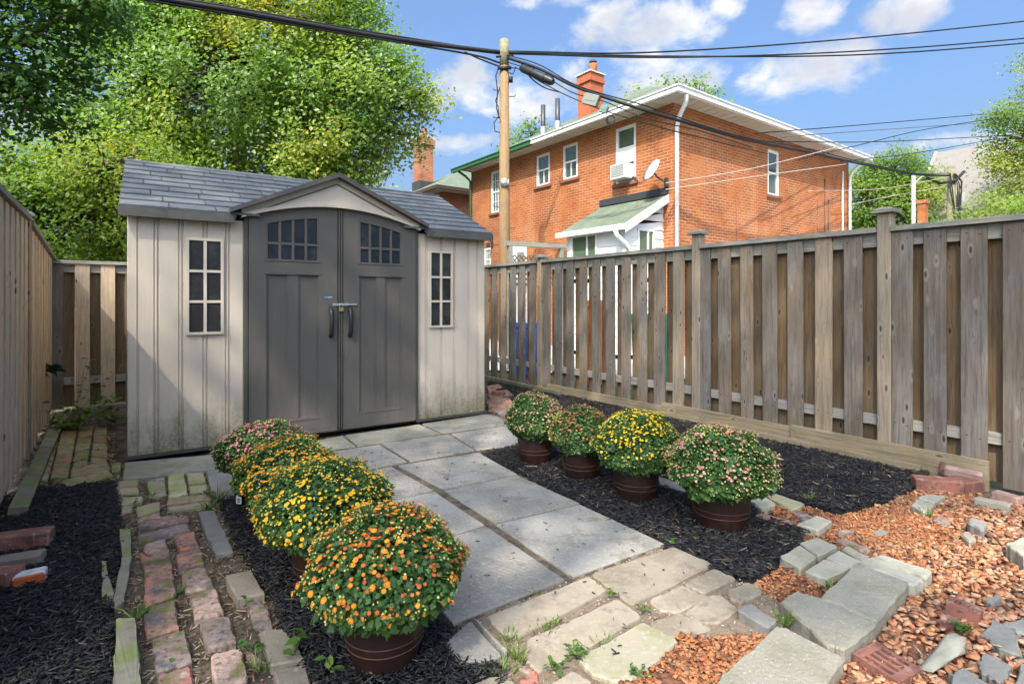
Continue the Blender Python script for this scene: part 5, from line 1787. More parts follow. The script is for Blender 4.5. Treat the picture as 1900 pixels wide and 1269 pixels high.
mum('orange chrysanthemum dome nearest the viewer in a dark brown pot', (-.43, 1.86, -.005), .262, .475, .132, .20, 'orange', 160, 460, 680, 11, .034, .0118)
mum('golden yellow chrysanthemum dome right behind the nearest orange one', (-.805, 2.37, -.005), .272, .50, .135, .20, 'gold', 150, 520, 640, 12, .034, .0115)
mum('amber yellow chrysanthemum second from the shed in the left row', (-1.17, 2.87, -.005), .262, .475, .135, .20, 'amber', 60, 640, 420, 13, .034, .0125)
mum('pink chrysanthemum closest to the shed doors in the left row', (-1.52, 3.36, -.005), .25, .455, .135, .20, 'pink', 0, 560, 420, 14, .034, .0125)
mum('blush pink chrysanthemum nearest the viewer in the right row', (1.125, 2.96, -.005), .280, .52, .150, .205, 'blush', 0, 620, 760, 21, .036, .0125)
mum('bright yellow chrysanthemum between the blush and the rust ones', (.762, 3.38, -.005), .248, .515, .138, .20, 'yellow', 0, 620, 480, 22, .034, .0135)
mum('rust orange chrysanthemum with few open flowers in the right row', (.475, 3.76, -.005), .200, .475, .130, .205, 'rust', 0, 480, 260, 23, .036, .0115)
mum('pale pink chrysanthemum at the far end of the right row', (.175, 4.12, -.005), .215, .50, .135, .215, 'blush', 0, 420, 420, 24, .034, .0115)
rng = np.random.default_rng(99)

tg = thing('plant_tag', 'white and dark red plant tag hanging from the left amber chrysanthemum', 'tag', (*G(443, 925, .05), .05), R(-15))
mb = MB()
mb.box((-.018, -.001, -.03), (.018, .001, .020))
link('tag_card', mb.mesh('tag_card', M['tag_white']), tg)
mb = MB()
mb.box((-.0175, -.002, .0205), (.0175, .0015, .05))
link('tag_header', mb.mesh('tag_header', M['tag_red']), tg)
mb = MB()
for z in (-.022, -.012, -.002):
    mb.box((-.010, -.0022, z), (.010, -.0012, z + .005))
link('tag_print', mb.mesh('tag_print', M['cable_grey']), tg)


# ------------------------------------------------------------------ weeds
def weed(label, loc, n, spread, h, leaf, seed, kind='seedling', name='weed', group=None, lean=(0, 0)):
    global rng
    rng = np.random.default_rng(seed)
    root = thing(name, label, 'weed', loc, 0, group)
    A = np.zeros((n, 3))
    a = rng.uniform(0, 2 * np.pi, n)
    rr = spread * rng.uniform(.3, 1, n)
    B = np.stack([np.cos(a) * rr + lean[0] * rng.random(n), np.sin(a) * rr + lean[1] * rng.random(n), h * rng.uniform(.35, 1, n)], 1)
    link('stems', stems('stems', A, B, .0018, M['stem']), root, kind='stuff')
    per = 1 if kind == 'seedling' else 6
    P, N = [], []
    for i in range(n):
        for k in range(per):
            t = 1 if per == 1 else (k + 1) / per
            P.append(A[i] + (B[i] - A[i]) * t + rng.normal(0, .3 * leaf, 3) * (per > 1))
            N.append(np.array((0, 0, 1.0)) + rng.normal(0, .35, 3))
    P, N = np.array(P), np.array(N)
    link('leaves', leaves('leaves', P, N, leaf * rng.uniform(.7, 1.2, len(P)), rng.random(len(P)), M['weed_leaf'], droop=(0, 0, -.1)), root)
    return root


weed('leafy vine weed sprawling at the alley corner behind the shed', (*G(118, 800), 0), 26, .34, .30, .055, 31, 'vine', 'vine_weed', lean=(.25, .2))
weed('tall thin stemmed weed climbing in front of the back fence', (*G(135, 775), 0), 9, .16, .62, .05, 32, 'vine', 'vine_weed', lean=(.45, .30))
weed('low weed on the alley bricks beside the shed wall', (*G(212, 782), 0), 10, .20, .14, .05, 33, 'vine', 'vine_weed')
SEED = 'small weeds sprouting between pavers'
for i, (x, y, n, sp, h, lf_, lb) in enumerate([
    (470, 1205, 8, .05, .05, .05, 'bright seedling cluster on the right side of the near brick walk'),
    (545, 1215, 5, .07, .10, .075, 'long leaved seedling beside the mulch at the brick walk'),
    (622, 1250, 3, .03, .07, .07, 'single upright seedling at the bottom edge in the mulch'),
    (316, 1222, 1, .01, .01, .055, 'single green leaf lying on a brick of the walk'),
    (283, 920, 5, .025, .04, .035, 'tiny seedling between mossy bricks by the shed pad'),
    (248, 935, 4, .02, .03, .035, 'tiny seedling left of the mossy bricks'),
    (385, 920, 6, .03, .05, .05, 'seedling at the corner of the mossy bricks and bluish slab'),
    (80, 1027, 4, .03, .04, .05, 'green weed beside the tan loose brick'),
    (455, 1125, 5, .03, .04, .045, 'seedling beside the raised tan paver of the walk'),
    (1065, 1215, 30, .05, .035, .03, 'bushy green weed in the joint of the tan pavers'),
    (1025, 1240, 8, .035, .035, .045, 'broad leaved weed at the bottom joint of the tan pavers'),
    (1192, 1130, 10, .035, .02, .026, 'low weed where three tan pavers meet'),
    (1137, 1102, 10, .03, .02, .026, 'low weed at the corner of the large tan paver'),
    (1190, 1255, 12, .05, .03, .035, 'weed in front of the mossy paver'),
    (1245, 1008, 7, .03, .03, .04, 'weed at the right corner of the last path slab'),
    (1295, 1003, 3, .02, .02, .04, 'green leaf on the mulch in front of the blush pot'),
    (1502, 925, 12, .06, .04, .035, 'weed at the edge of the right mulch bed'),
    (1448, 1160, 3, .02, .05, .04, 'weed between the two nearest stone blocks'),
    (1780, 1172, 16, .035, .05, .030, 'bright green weed in the chips below the tipped cored brick'),
    (905, 760, 14, .08, .07, .045, 'weed growing at the right corner of the shed'),
    (48, 835, 8, .08, .05, .045, 'weed on the timber at the foot of the left fence'),
    (1345, 735, 10, .07, .14, .035, 'weed poking through the foot of the right fence by the post'),
    (1240, 715, 8, .06, .14, .035, 'weed poking through the foot of the middle fence bay')]):
    weed(lb, (*G(x, y), .0), n, sp, h * .8, lf_ * .62, 50 + i, 'seedling', 'weed', SEED)
# grass tufts in the joints
def tufts(spots, label):
    P, T = [], []
    for (x, y, n, h, sp) in spots:
        gx, gy = G(x, y)
        for k in range(n):
            a = rng.uniform(0, 2 * np.pi)
            r_ = sp * rng.random()
            b = np.array((gx + r_ * math.cos(a), gy + r_ * math.sin(a), -.015))
            hh = h * rng.uniform(.4, 1)
            d = np.array((math.cos(a) * .5 + rng.normal(0, .3), math.sin(a) * .5 + rng.normal(0, .3), 1)) * hh
            w = np.cross(d, rng.normal(0, 1, 3))
            w = w / np.linalg.norm(w) * .0022
            m_ = b + d * .55 + np.array((0, 0, .1 * hh))
            P += [b - w, b + w, m_ + w * .8, m_ - w * .8, b + d + np.array((d[0], d[1], -.1 * hh)) * .3]
            T += [rng.random()] * 5
    n = len(P) // 5
    F3 = (np.arange(n)[:, None, None] * 5 + np.array([(0, 1, 2), (0, 2, 3), (3, 2, 4)])[None]).reshape(-1, 3)
    stuff('grass_tufts', np_mesh('grass_tufts', np.array(P), F3, M['grass'], np.array(T)), label, 'grass')


tufts([(945, 1180, 40, .04, .04), (958, 1215, 40, .05, .04), (930, 1235, 40, .04, .05), (1008, 1160, 40, .025, .05), (1030, 1150, 30, .025, .04), (1120, 1190, 30, .03, .05),
       (985, 1095, 25, .025, .04), (1012, 1052, 20, .03, .03), (805, 912, 14, .02, .04), (1100, 1075, 16, .02, .03), (1455, 1150, 30, .07, .015), (1540, 1085, 40, .03, .03),
       (330, 1095, 30, .04, .03), (255, 1140, 30, .07, .03), (405, 925, 50, .10, .04), (390, 940, 30, .07, .04), (1720, 952, 30, .05, .03), (1780, 1165, 40, .05, .02), (480, 1235, 20, .06, .03),
       (1500, 925, 30, .05, .04), (1360, 870, 20, .06, .02), (1285, 775, 15, .04, .02)], 'thin grass growing in the paver joints')

# small conifer sprig poking through the left fence
cs = thing('conifer_sprig', 'dark green conifer sprig poking through the left fence', 'branch', (-4.62, 5.42, .52), 0)
mb = MB()
for k in range(26):
    a = rnd.uniform(-.9, .9)
    L_ = rnd.uniform(.10, .20)
    p0 = Vector((rnd.uniform(-.02, .08), rnd.uniform(-.05, .05), rnd.uniform(-.03, .03)))
    d_ = Vector((math.cos(a) * L_, -.3 * L_ + math.sin(a) * .3 * L_, rnd.uniform(-.05, .06)))
    mb.tube([tuple(p0), tuple(p0 + d_ * .5 + Vector((0, 0, .012))), tuple(p0 + d_)], [.006, .011, .002], 5)
link('needles', mb.mesh('needles', M['conifer']), cs)

# ------------------------------------------------------------------ brick house beyond the fence
HL, HR = Vector((-.596, .803, 0)), Vector((.803, .596, 0))
HC = Vector((3.58, 11.9, 0)) + .4 * HL + .4 * HR           # near wall corner
LLEN, RLEN, WH = 8.55, 9.05, 5.70
house = thing('brick_house', 'two storey orange brick house with green hip roof and white eaves', 'house', HC, math.atan2(HR.y, HR.x))
# local: x = along the right wall, y = along the left wall (both away from the near corner)


def holed_wall(L, H, holes, depth=.11):
    """wall in x-z with real openings and reveals; y = 0 outside face, reveals go to +y"""
    xs = sorted({0, L, *[h[0] for h in holes], *[h[1] for h in holes]})
    zs = sorted({-.2, H, *[h[2] for h in holes], *[h[3] for h in holes]})
    mb = MB()
    for i in range(len(xs) - 1):
        for j in range(len(zs) - 1):
            cx, cz = (xs[i] + xs[i + 1]) / 2, (zs[j] + zs[j + 1]) / 2
            if any(h[0] < cx < h[1] and h[2] < cz < h[3] for h in holes):
                continue
            mb.add([(xs[i], 0, zs[j]), (xs[i + 1], 0, zs[j]), (xs[i + 1], 0, zs[j + 1]), (xs[i], 0, zs[j + 1])], [(0, 1, 2, 3)])
    for (a, b, c, d) in holes:
        mb.add([(a, 0, c), (b, 0, c), (b, 0, d), (a, 0, d), (a, depth, c), (b, depth, c), (b, depth, d), (a, depth, d)],
               [(0, 4, 5, 1), (1, 5, 6, 2), (2, 6, 7, 3), (3, 7, 4, 0)])
    return mb


def window(parent, frame_rz, x0, x1, z0, z1, pos, style, flip=1, sill=True, glass_m='win_glass'):
    """sash window in a wall opening; pos maps wall x to the wall's own frame through the parent"""
    w, h = x1 - x0, z1 - z0
    wm = MB()
    t, y0, y1 = .075, .015, .085
    wm.box((0, y0, 0), (t, y1, h))
    wm.box((w - t, y0, 0), (w, y1, h))
    wm.box((t, y0 - .001, h - t), (w - t, y1, h))
    wm.box((t, y0 - .001, 0), (w - t, y1, t * .8))
    mid = {'ac': .62, 'sash': .5, 'small': .5, 'grid': .5}[style]
    wm.box((t, y0 + .012, h * mid - .022), (w - t, y1 - .01, h * mid + .022))
    if style == 'small':
        wm.box((w / 2 - .012, y0 + .014, t * .8), (w / 2 + .012, y1 - .012, h * mid - .022))
    if style == 'grid':
        for k in (1, 2):
            xx = t + (w - 2 * t) * k / 3
            wm.box((xx - .009, y0 + .02, t * .8), (xx + .009, y1 - .02, h - t))
        for k in (.27, .76):
            wm.box((t, y0 + .021, h * k - .009), (w - t, y1 - .021, h * k + .009))
    if style == 'ac':
        wm.box((t, y0 + .016, h * .36), (w - t, y1 - .012, h * mid - .022))
    win = link('window', wm.mesh('window', M['white']), parent, (x0, 0, z0))
    pm = MB()
    pm.box((t * .8, .060, t * .6), (w - t * .8, .066, h * mid))
    pm.box((t * .8, .052, h * mid), (w - t * .8, .058, h - t * .8))
    link('pane', pm.mesh('pane', M[glass_m]), win)
    bl = MB()
    if style in ('sash', 'small'):
        bl.box((t, .0995, h * .06), (w - t, .105, h * .45))
    else:
        bl.box((t, .0995, h * .45), (w - t, .105, h * .9))
    link('blind', bl.mesh('blind', M['curtain']), win)
    if sill:
        sm = MB()
        sm.box((-.08, -.055, -.075), (w + .08, .03, -.004))
        link('sill', sm.mesh('sill', M['sill']), win)
    return win


# left wall: outside normal is -x; its own frame has x running back along the wall from the far end
lw_holes = [(1.10, 1.76, 4.10, 5.51), (3.14, 3.75, 4.56, 5.58 - .06), (4.31, 4.93, 4.57, 5.50), (6.76, 7.32, 4.08, 5.46), (7.32, 7.74, 2.15, 2.97)]
hl2 = [(LLEN - b, LLEN - a, c, d) for a, b, c, d in lw_holes]
lw = link('wall', holed_wall(LLEN, WH, hl2).mesh('wall', M['brick_house']), house, (0, LLEN, 0), (0, 0, R(-90)))
for (a, b, c, d), st in zip(hl2, ['ac', 'small', 'small', 'grid', 'grid']):
    window(lw, 0, a, b, c, d, None, st)
rw_holes = [(4.06, 4.66, 4.06, 5.30)]
rw = link('wall', holed_wall(RLEN, WH, rw_holes).mesh('wall', M['brick_house']), house)
window(rw, 0, *rw_holes[0], None, 'sash')
mb = MB()
mb.box((.12, .12, -.2), (RLEN - .12, LLEN - .12, WH - .05))
link('interior', mb.mesh('interior', M['gap']), house)
mb = MB()
mb.add([(RLEN, 0, -.2), (RLEN, LLEN, -.2), (RLEN, LLEN, WH), (RLEN, 0, WH)], [(0, 1, 2, 3)])
mb.add([(RLEN, LLEN, -.2), (0, LLEN, -.2), (0, LLEN, WH), (RLEN, LLEN, WH)], [(0, 1, 2, 3)])
link('wall', mb.mesh('wall', M['brick_house']), house)
OV = .42
# hip roof
ex0, ex1, ey0, ey1 = -OV, RLEN + OV, -OV, LLEN + OV
hipw = (ey1 - ey0) / 2
rz0, rz1 = 5.80, 5.80 + hipw * .545
mb = MB()
mb.add([(ex0, ey0, rz0), (ex1, ey0, rz0), (ex1, ey1, rz0), (ex0, ey1, rz0), (ex0 + hipw, ey0 + hipw, rz1), (ex1 - hipw, ey0 + hipw, rz1)],
       [(0, 1, 5, 4), (1, 2, 5), (2, 3, 4, 5), (3, 0, 4), (3, 2, 1, 0)])
hroof = link('roof', mb.mesh('roof', M['roof_green']), house)
# eaves: gutters and soffit slats
mb = MB()
mb.box((ex0 - .10, ey0 - .10, rz0 - .115), (ex1 + .1, ey0 + .0, rz0 + .012))
mb.box((ex0 - .10, ey0 + .0005, rz0 - .114), (ex0, 4.55, rz0 + .012))
mb.box((ex0 - .125, ey0 - .125, rz0 - .008), (ex1 + .1, ey0 - .101, rz0 + .02))
mb.box((ex0 - .125, ey0 - .100, rz0 - .009), (ex0 - .101, 4.549, rz0 + .02))
link('gutter', mb.mesh('gutter', M['white_metal']), hroof)
mb = MB()
mb.box((ex0 - .10, 4.552, rz0 - .115), (ex0, ey1 + .1, rz0 + .012))
mb.box((ex0 - .125, 4.552, rz0 - .008), (ex0 - .101, ey1 + .1, rz0 + .02))
link('gutter', mb.mesh('gutter', M['green_gutter']), hroof, label='green gutter over the far half of the house')
sm1 = MB()
sm1.box((.010, 0, 0), (.290, OV - .004, .02))
sm1 = sm1.mesh('soffit_panel', M['soffit'])
for k in range(int((RLEN + 2 * OV) / .30)):
    link('soffit_panel', sm1, hroof, (ex0 + k * .30, ey0 + .002, WH - .03))
for k in range(1, int((LLEN + OV) / .30)):
    link('soffit_panel', sm1, hroof, (ex0 + .002, ey0 + OV + k * .30, WH - .031), (0, 0, R(-90)))


def downspout(parent, pts, r, mat, nm='downspout'):
    mb = MB()
    mb.tube(pts, r, 8)
    return link(nm, mb.mesh(nm, mat, True), parent)


downspout(house, [(-.20, -.47, 5.72), (-.14, -.44, 5.55), (-.02, -.16, 5.30), (.02, -.075, 5.10), (.02, -.075, .3)], .05, M['white_metal'])
downspout(house, [(RLEN + .25, -.40, 5.70), (RLEN - .02, -.14, 5.35), (RLEN - .08, -.075, 5.15), (RLEN - .08, -.075, .3)], .045, M['white_metal'])
downspout(house, [(RLEN - .55, -.05, 5.3), (RLEN - .55, -.05, .3)], .028, M['white_metal'])
downspout(house, [(-.50, LLEN + .1, 5.70), (-.22, LLEN + .02, 5.52), (-.07, LLEN - .06, 5.35), (-.07, LLEN - .06, .3)], .045, M['green_gutter'])
for x, z0, z1 in ((2.53, 1.5, 3.8), (7.35, 1.2, 4.9), (7.6, 1.2, 4.3), (6.9, 1.2, 4.2)):
    downspout(house, [(x, -.012, z0), (x, -.012, z1)], .010 if x < 7 else .02, M['sill'] if x < 7 else M['rust'], 'conduit')
# chimney and vents
mb = MB()
mb.box((1.45, 4.12, 5.9), (2.0, 4.67, 7.85), 0)
mb.box((1.40, 4.07, 7.851), (2.05, 4.72, 7.93), 0)
mb.box((1.43, 4.10, 7.931), (2.02, 4.69, 8.12), 0)
chim = link('chimney', mb.mesh('chimney', M['chimney_red']), hroof)
mb = MB()
mb.box((1.41, 4.08, 5.9), (2.04, 4.71, 6.75))
link('flashing', mb.mesh('flashing', M['flashing']), chim)
mb = MB()
mb.box((1.39, 4.06, 8.121), (2.06, 4.73, 8.15))
link('chimney_cap', mb.mesh('chimney_cap', M['white']), chim)
mb = MB()
mb.lathe([(.13, 0), (.12, .2), (.14, .26), (.13, .30)], 14, centre=(1.72, 4.28, 8.15))
link('chimney_pot', mb.mesh('chimney_pot', M['clay'], True), chim)
mb = MB()
mb.lathe([(.10, .34), (.16, .36), (.05, .46)], 4, centre=(1.72, 4.28, 8.15))
mb.tube([(1.72, 4.28, 8.41), (1.72, 4.28, 8.53)], .02, 5)
link('cowl', mb.mesh('cowl', M['dark_steel']), chim)
for y, xx in ((5.75, .95), (5.05, .95)):
    mb = MB()
    mb.tube([(xx, y, 6.2), (xx, y, 7.45)], .075, 10)
    mb.tube([(xx, y, 6.25), (xx, y, 6.75)], .10, 10, 1)
    link('vent_pipe', mb.mesh('vent_pipe', [M['dark_steel'], M['steel']], True), hroof)

HM = Matrix.Translation(HC) @ Matrix.Rotation(math.atan2(HR.y, HR.x), 4, 'Z')
HRZ = math.atan2(HR.y, HR.x)


def hp(x, y, z):
    return tuple(HM @ Vector((x, y, z)))


# window air conditioner
ac = thing('air_conditioner', 'white air conditioner sticking out of the upper corner window of the brick house', 'air conditioner', hp(0, 1.43, 4.17), HRZ)
mb = MB()
mb.cbox((-.30, -.24, 0), (.05, .24, .36), .012)
link('casing', mb.mesh('casing', M['ac_white']), ac)
mb = MB()
for k in range(7):
    mb.box((-.306, -.20, .045 + k * .042), (-.301, .20, .070 + k * .042))
link('grille', mb.mesh('grille', M['ac_grille']), ac)
# satellite dish near the corner
dish = thing('satellite_dish', 'pale grey satellite dish bracketed to the corner of the brick house', 'satellite dish', hp(-.40, .25, 4.10), R(197))
mb = MB()
prof = [(.001, 0), (.09, .007), (.18, .028), (.27, .062), (.275, .068), (.18, .036), (.09, .014), (.001, .007)]
mb.lathe(prof, 28)
o = link('reflector', mb.mesh('reflector', M['dish'], True), dish, (0, 0, 0), (R(0), R(62), 0))
mb = MB()
mb.tube([(0, 0, 0), (-.10, 0, -.12), (-.32, 0, -.22)], .02, 7)
mb.tube([(0, 0, -.1), (.35, 0, -.28), (.48, 0, -.2)], .014, 6)
mb.box((.45, -.03, -.22), (.53, .03, -.15))
mb.box((-.37, -.05, -.32), (-.31, .05, -.12))
link('mount', mb.mesh('mount', M['dark_steel']), dish)
# wall lamp
la = thing('wall_lamp', 'small black lantern on the brick wall left of the utility pole', 'lamp', hp(-.02, 7.23, 3.05), HRZ)
mb = MB()
mb.box((-.02, -.05, -.08), (.02, .05, .1))
mb.tube([(0, 0, .08), (-.12, 0, .12), (-.16, 0, .05)], .012, 6)
mb.lathe([(.03, -.12), (.055, -.1), (.07, .02), (.01, .07)], 8, centre=(-.16, 0, 0))
link('lantern', mb.mesh('lantern', M['dark_steel']), la)

# lean-to porch on the left wall near the corner
porch = thing('porch', 'white sided lean to porch with green shingle roof on the brick house', 'porch', hp(0, 0, 0), HRZ)
PY0, PY1, PX, PE, PT = .30, 2.12, -1.30, 2.86, 3.56
mb = MB()
mb.box((PX + .06, PY0 + .06, -.2), (-.02, PY1 - .06, 2.70))
link('core', mb.mesh('core', M['gap']), porch)
bd = {}
def lap(parent, L, zs, wins, loc, rz, top=None):
    """lap siding boards, each a part, interrupted by windows"""
    for z in zs:
        segs = [(0, L)]
        for (a, b, c, d) in wins:
            if z + .19 > c and z < d:
                ns = []
                for s0, s1 in segs:
                    if a > s0:
                        ns.append((s0, a))
                    if b < s1:
                        ns.append((b, s1))
                segs = ns
        for s0, s1 in segs:
            h_ = .2
            if top:
                t0, t1 = top(s0), top(s1)
                if z > max(t0, t1) - .01:
                    continue
                if t0 < z:
                    s0 = s0 + (s1 - s0) * (z - t0) / (t1 - t0)
                    t0 = top(s0)
                za, zb = min(.2, max(.0, t0 - z)), min(.2, max(.0, t1 - z))
            else:
                za = zb = h_
            k = (round(s1 - s0, 3), round(za, 2), round(zb, 2))
            if k not in bd:
                m2 = MB()
                l_ = s1 - s0
                m2.add([(0, -.022, 0), (l_, -.022, 0), (l_, -.006, zb), (0, -.006, za), (0, .03, 0), (l_, .03, 0), (l_, .03, zb), (0, .03, za)],
                       [(0, 1, 2, 3), (7, 6, 5, 4), (1, 0, 4, 5), (3, 2, 6, 7), (0, 3, 7, 4), (2, 1, 5, 6)])
                bd[k] = m2.mesh('siding_board', M['siding'])
            c_, s_ = math.cos(rz), math.sin(rz)
            link('siding_board', bd[k], parent, (loc[0] + s0 * c_, loc[1] + s0 * s_, z), (0, 0, rz))


zs = [k * .2 for k in range(0, 14)]
FLN = PY1 - PY0
lap(porch, FLN, zs, [(FLN - 1.98 + PY0 + .0, FLN - 1.10 + PY0, 1.7, 2.75)], (PX, PY1, 0), R(-90))
lap(porch, -PX, [k * .2 for k in range(0, 18)], [(.40, .98, 1.7, 2.80)], (PX, PY0, 0), 0, top=lambda s: PE - .03 + (PT - PE) * s / 1.3)
for (loc, rz, a, b, c, d) in (((PX, PY1, 0), R(-90), FLN - 1.98 + PY0, FLN - 1.10 + PY0, 1.7, 2.75), ((PX, PY0, 0), 0, .40, .98, 1.7, 2.80)):
    e_ = link('window_bay', None, porch, loc, (0, 0, rz))
    wm = MB()
    t = .055
    wm.box((a, -.035, c), (a + t, .03, d))
    wm.box((b - t, -.035, c), (b, .03, d))
    wm.box((a + t, -.036, d - t), (b - t, .03, d))
    wm.box((a + t, -.036, c), (b - t, .03, c + t))
    xm = a + (b - a) * .62
    wm.box((xm - .02, -.03, c + t), (xm + .02, .028, d - t))
    link('frame', wm.mesh('frame', M['white']), e_)
    pm = MB()
    pm.box((a + t * .8, -.005, c + t * .8), (b - t * .8, .0, d - t * .8))
    link('pane', pm.mesh('pane', M['win_glass_green']), e_)
mb = MB()
o_ = .14
dzs = (PT - PE) / 1.3
mb.add([(PX - o_, PY0 - o_, PE - dzs * o_), (0, PY0 - o_, PT), (0, PY1 + o_, PT), (PX - o_, PY1 + o_, PE - dzs * o_),
        (PX - o_, PY0 - o_, PE - dzs * o_ + .05), (0, PY0 - o_, PT + .05), (0, PY1 + o_, PT + .05), (PX - o_, PY1 + o_, PE - dzs * o_ + .05)],
       [(3, 2, 1, 0), (4, 5, 6, 7), (0, 1, 5, 4), (1, 2, 6, 5), (2, 3, 7, 6), (3, 0, 4, 7)])
prf = link('roof', mb.mesh('roof', M['roof_green']), porch)
mb = MB()
mb.box((PX - o_ - .10, PY0 - o_ - .02, PE - dzs * o_ - .075), (PX - o_ - .002, PY1 + o_ + .05, PE - dzs * o_ + .04))
mb.add([(PX - o_, PY0 - o_ - .035, PE - dzs * o_ - .13), (0, PY0 - o_ - .035, PT - .13), (0, PY0 - o_ - .002, PT - .13), (PX - o_, PY0 - o_ - .002, PE - dzs * o_ - .13),
        (PX - o_, PY0 - o_ - .035, PE - dzs * o_ + .055), (0, PY0 - o_ - .035, PT + .055), (0, PY0 - o_ - .002, PT + .055), (PX - o_, PY0 - o_ - .002, PE - dzs * o_ + .055)],
       [(3, 2, 1, 0), (4, 5, 6, 7), (0, 1, 5, 4), (1, 2, 6, 5), (2, 3, 7, 6), (3, 0, 4, 7)])
link('gutter', mb.mesh('gutter', M['white_metal']), prf)
mb = MB()
mb.box((-.05, PY0 - .16, PT + .06), (-.004, PY1 + .16, PT + .22))
link('flashing', mb.mesh('flashing', M['flashing']), prf)
downspout(porch, [(PX - .27, PY0 + .02, 2.72), (PX - .25, PY0 + .0, 2.60), (PX - .02, PY0 - .05, 2.42), (PX + .12, PY0 - .06, 2.30), (PX + .12, PY0 - .06, .2)], .05, M['white_metal'])

# ------------------------------------------------------------------ second brick house further along the lane
H2 = Vector((-2.84, 22.3, 0))
h2 = thing('brick_house', 'darker red brick house with green hip roof and tall chimney behind the shed', 'house', H2, HRZ)
mb = MB()
mb.box((0, 0, -.2), (9, 9, 5.6))
link('wall', mb.mesh('wall', M['brick_far']), h2)
mb = MB()
hw = 4.95
mb.add([(-.45, -.45, 5.72), (9.45, -.45, 5.72), (9.45, 9.45, 5.72), (-.45, 9.45, 5.72), (4.5, 4.5, 5.72 + hw * .52)], [(0, 1, 4), (1, 2, 4), (2, 3, 4), (3, 0, 4), (3, 2, 1, 0)])
r2_ = link('roof', mb.mesh('roof', M['roof_green']), h2)
mb = MB()
for a, b in (((-.55, -.55, 5.60), (9.55, -.452, 5.74)), ((-.55, -.45, 5.601), (-.452, 9.55, 5.741))):
    mb.box(a, b)
link('gutter', mb.mesh('gutter', M['brown_gutter']), r2_)
mb = MB()
mb.box((-.44, -.44, 5.601), (-.001, 9.4, 5.66))
mb.box((.001, -.44, 5.602), (9.4, -.001, 5.661))
link('soffit', mb.mesh('soffit', M['soffit']), r2_)
mb = MB()
mb.box((.75, 3.4, 5.8), (1.45, 4.1, 8.75))
mb.box((.68, 3.33, 8.45), (1.52, 4.17, 8.70))
c2 = link('chimney', mb.mesh('chimney', M['brick_far']), r2_)
mb = MB()
mb.box((.71, 3.36, 5.8), (1.49, 4.14, 6.75))
link('flashing', mb.mesh('flashing', M['flashing']), c2)
for k, (y, hh) in enumerate(((3.62, .42), (3.98, .25))):
    mb = MB()
    mb.lathe([(.14, 0), (.11, .12), (.10, hh), (.13, hh + .04)], 10, centre=(1.1, y, 8.75))
    link('chimney_pot', mb.mesh('chimney_pot', M['clay'], True), c2)
downspout(h2, [(-.3, .2, 5.5), (-.1, .12, 5.3), (-.06, .1, .2)], .05, M['sill'])

# pale roofed gable building at the right
GB = Vector((23.2, 30.0, 0))
gb = thing('gable_house', 'large building with steep pale grey roof behind the right hand trees', 'building', GB, math.atan2(-.803, .596))
# local x = along the ridge towards the viewer, local -y = left slope side
rl, hd, rh, eh = 14.0, 3.6, 9.25, 5.6
mb = MB()
mb.box((.3, -hd + .3, -.2), (rl, hd - .3, eh))
mb.add([(.3, -hd + .3, eh), (.3, hd - .3, eh), (.3, 0, rh - .3)], [(0, 1, 2), (2, 1, 0)])
link('wall', mb.mesh('wall', M['white']), gb)
mb = MB()
for s in (-1, 1):
    vs = [(0, 0, rh), (rl, 0, rh), (rl, s * hd, eh - .1), (0, s * hd, eh - .1), (0, 0, rh - .15), (rl, 0, rh - .15), (rl, s * hd, eh - .25), (0, s * hd, eh - .25)]
    mb.add(vs, [(0, 1, 2, 3), (7, 6, 5, 4), (0, 3, 7, 4), (3, 2, 6, 7), (2, 1, 5, 6)])
r3 = link('roof', mb.mesh('roof', M['roof_pale']), gb)
mb = MB()
for s in (-1, 1):
    vs = [(-.10, 0, rh + .06), (-.002, 0, rh + .06), (-.002, s * hd, eh - .04), (-.10, s * hd, eh - .04), (-.10, 0, rh - .30), (-.002, 0, rh - .30), (-.002, s * hd, eh - .40), (-.10, s * hd, eh - .40)]
    mb.add(vs, [(0, 1, 2, 3), (7, 6, 5, 4), (0, 3, 7, 4), (3, 2, 6, 7), (2, 1, 5, 6)])
link('barge_board', mb.mesh('barge_board', M['white']), r3)

# ------------------------------------------------------------------ utility pole and wires
PZ = 13.0
PXY = Vector((-.18, PZ, 0))
pole = thing('utility_pole', 'wooden utility pole rising behind the fence in front of the brick house', 'utility pole', PXY, 0)
mb = MB()
mb.tube([(0, 0, -.3), (0.0, 0, 3.0), (.0, 0, 7.32)], [.150, .130, .105], 14)
link('shaft', mb.mesh('shaft', M['pole_wood'], True), pole)
mb = MB()
mb.tube([(0, 0, 6.72), (0, 0, 7.34)], [.112, .110], 14)
link('weathered_top', mb.mesh('weathered_top', M['timber'], True), pole)
for k, (z, s) in enumerate([(2.9, 1), (3.4, -1), (3.9, 1), (4.45, -1), (5.0, 1), (5.5, -1), (6.0, 1), (6.15, -1), (2.5, -1), (4.0, -1)]):
    mb = MB()
    mb.tube([(s * .10, -.02, z), (s * .25, -.04, z), (s * .26, -.04, z + .04)], .011, 6)
    link('step_bolt', mb.mesh('step_bolt', M['rust']), pole)
mb = MB()
mb.tube([(0, -.135, 3.95), (0, -.16, 3.95)], .10, 14)
mb.tube([(.04, -.15, 3.88), (.09, -.2, 3.9), (.10, -.17, 4.02)], .02, 6)
link('cable_coil', mb.mesh('cable_coil', M['steel'], True), pole)
mb = MB()
mb.box((-.16, -.13, 6.60), (.16, -.10, 6.68))
mb.tube([(-.20, -.06, 6.92), (.22, -.08, 6.95)], .025, 7)
mb.box((.10, -.16, 6.30), (.20, -.08, 6.42))
mb.tube([(.12, -.1, 6.66), (.26, -.12, 6.62), (.20, -.14, 6.48), (.12, -.12, 6.52)], .014, 6)
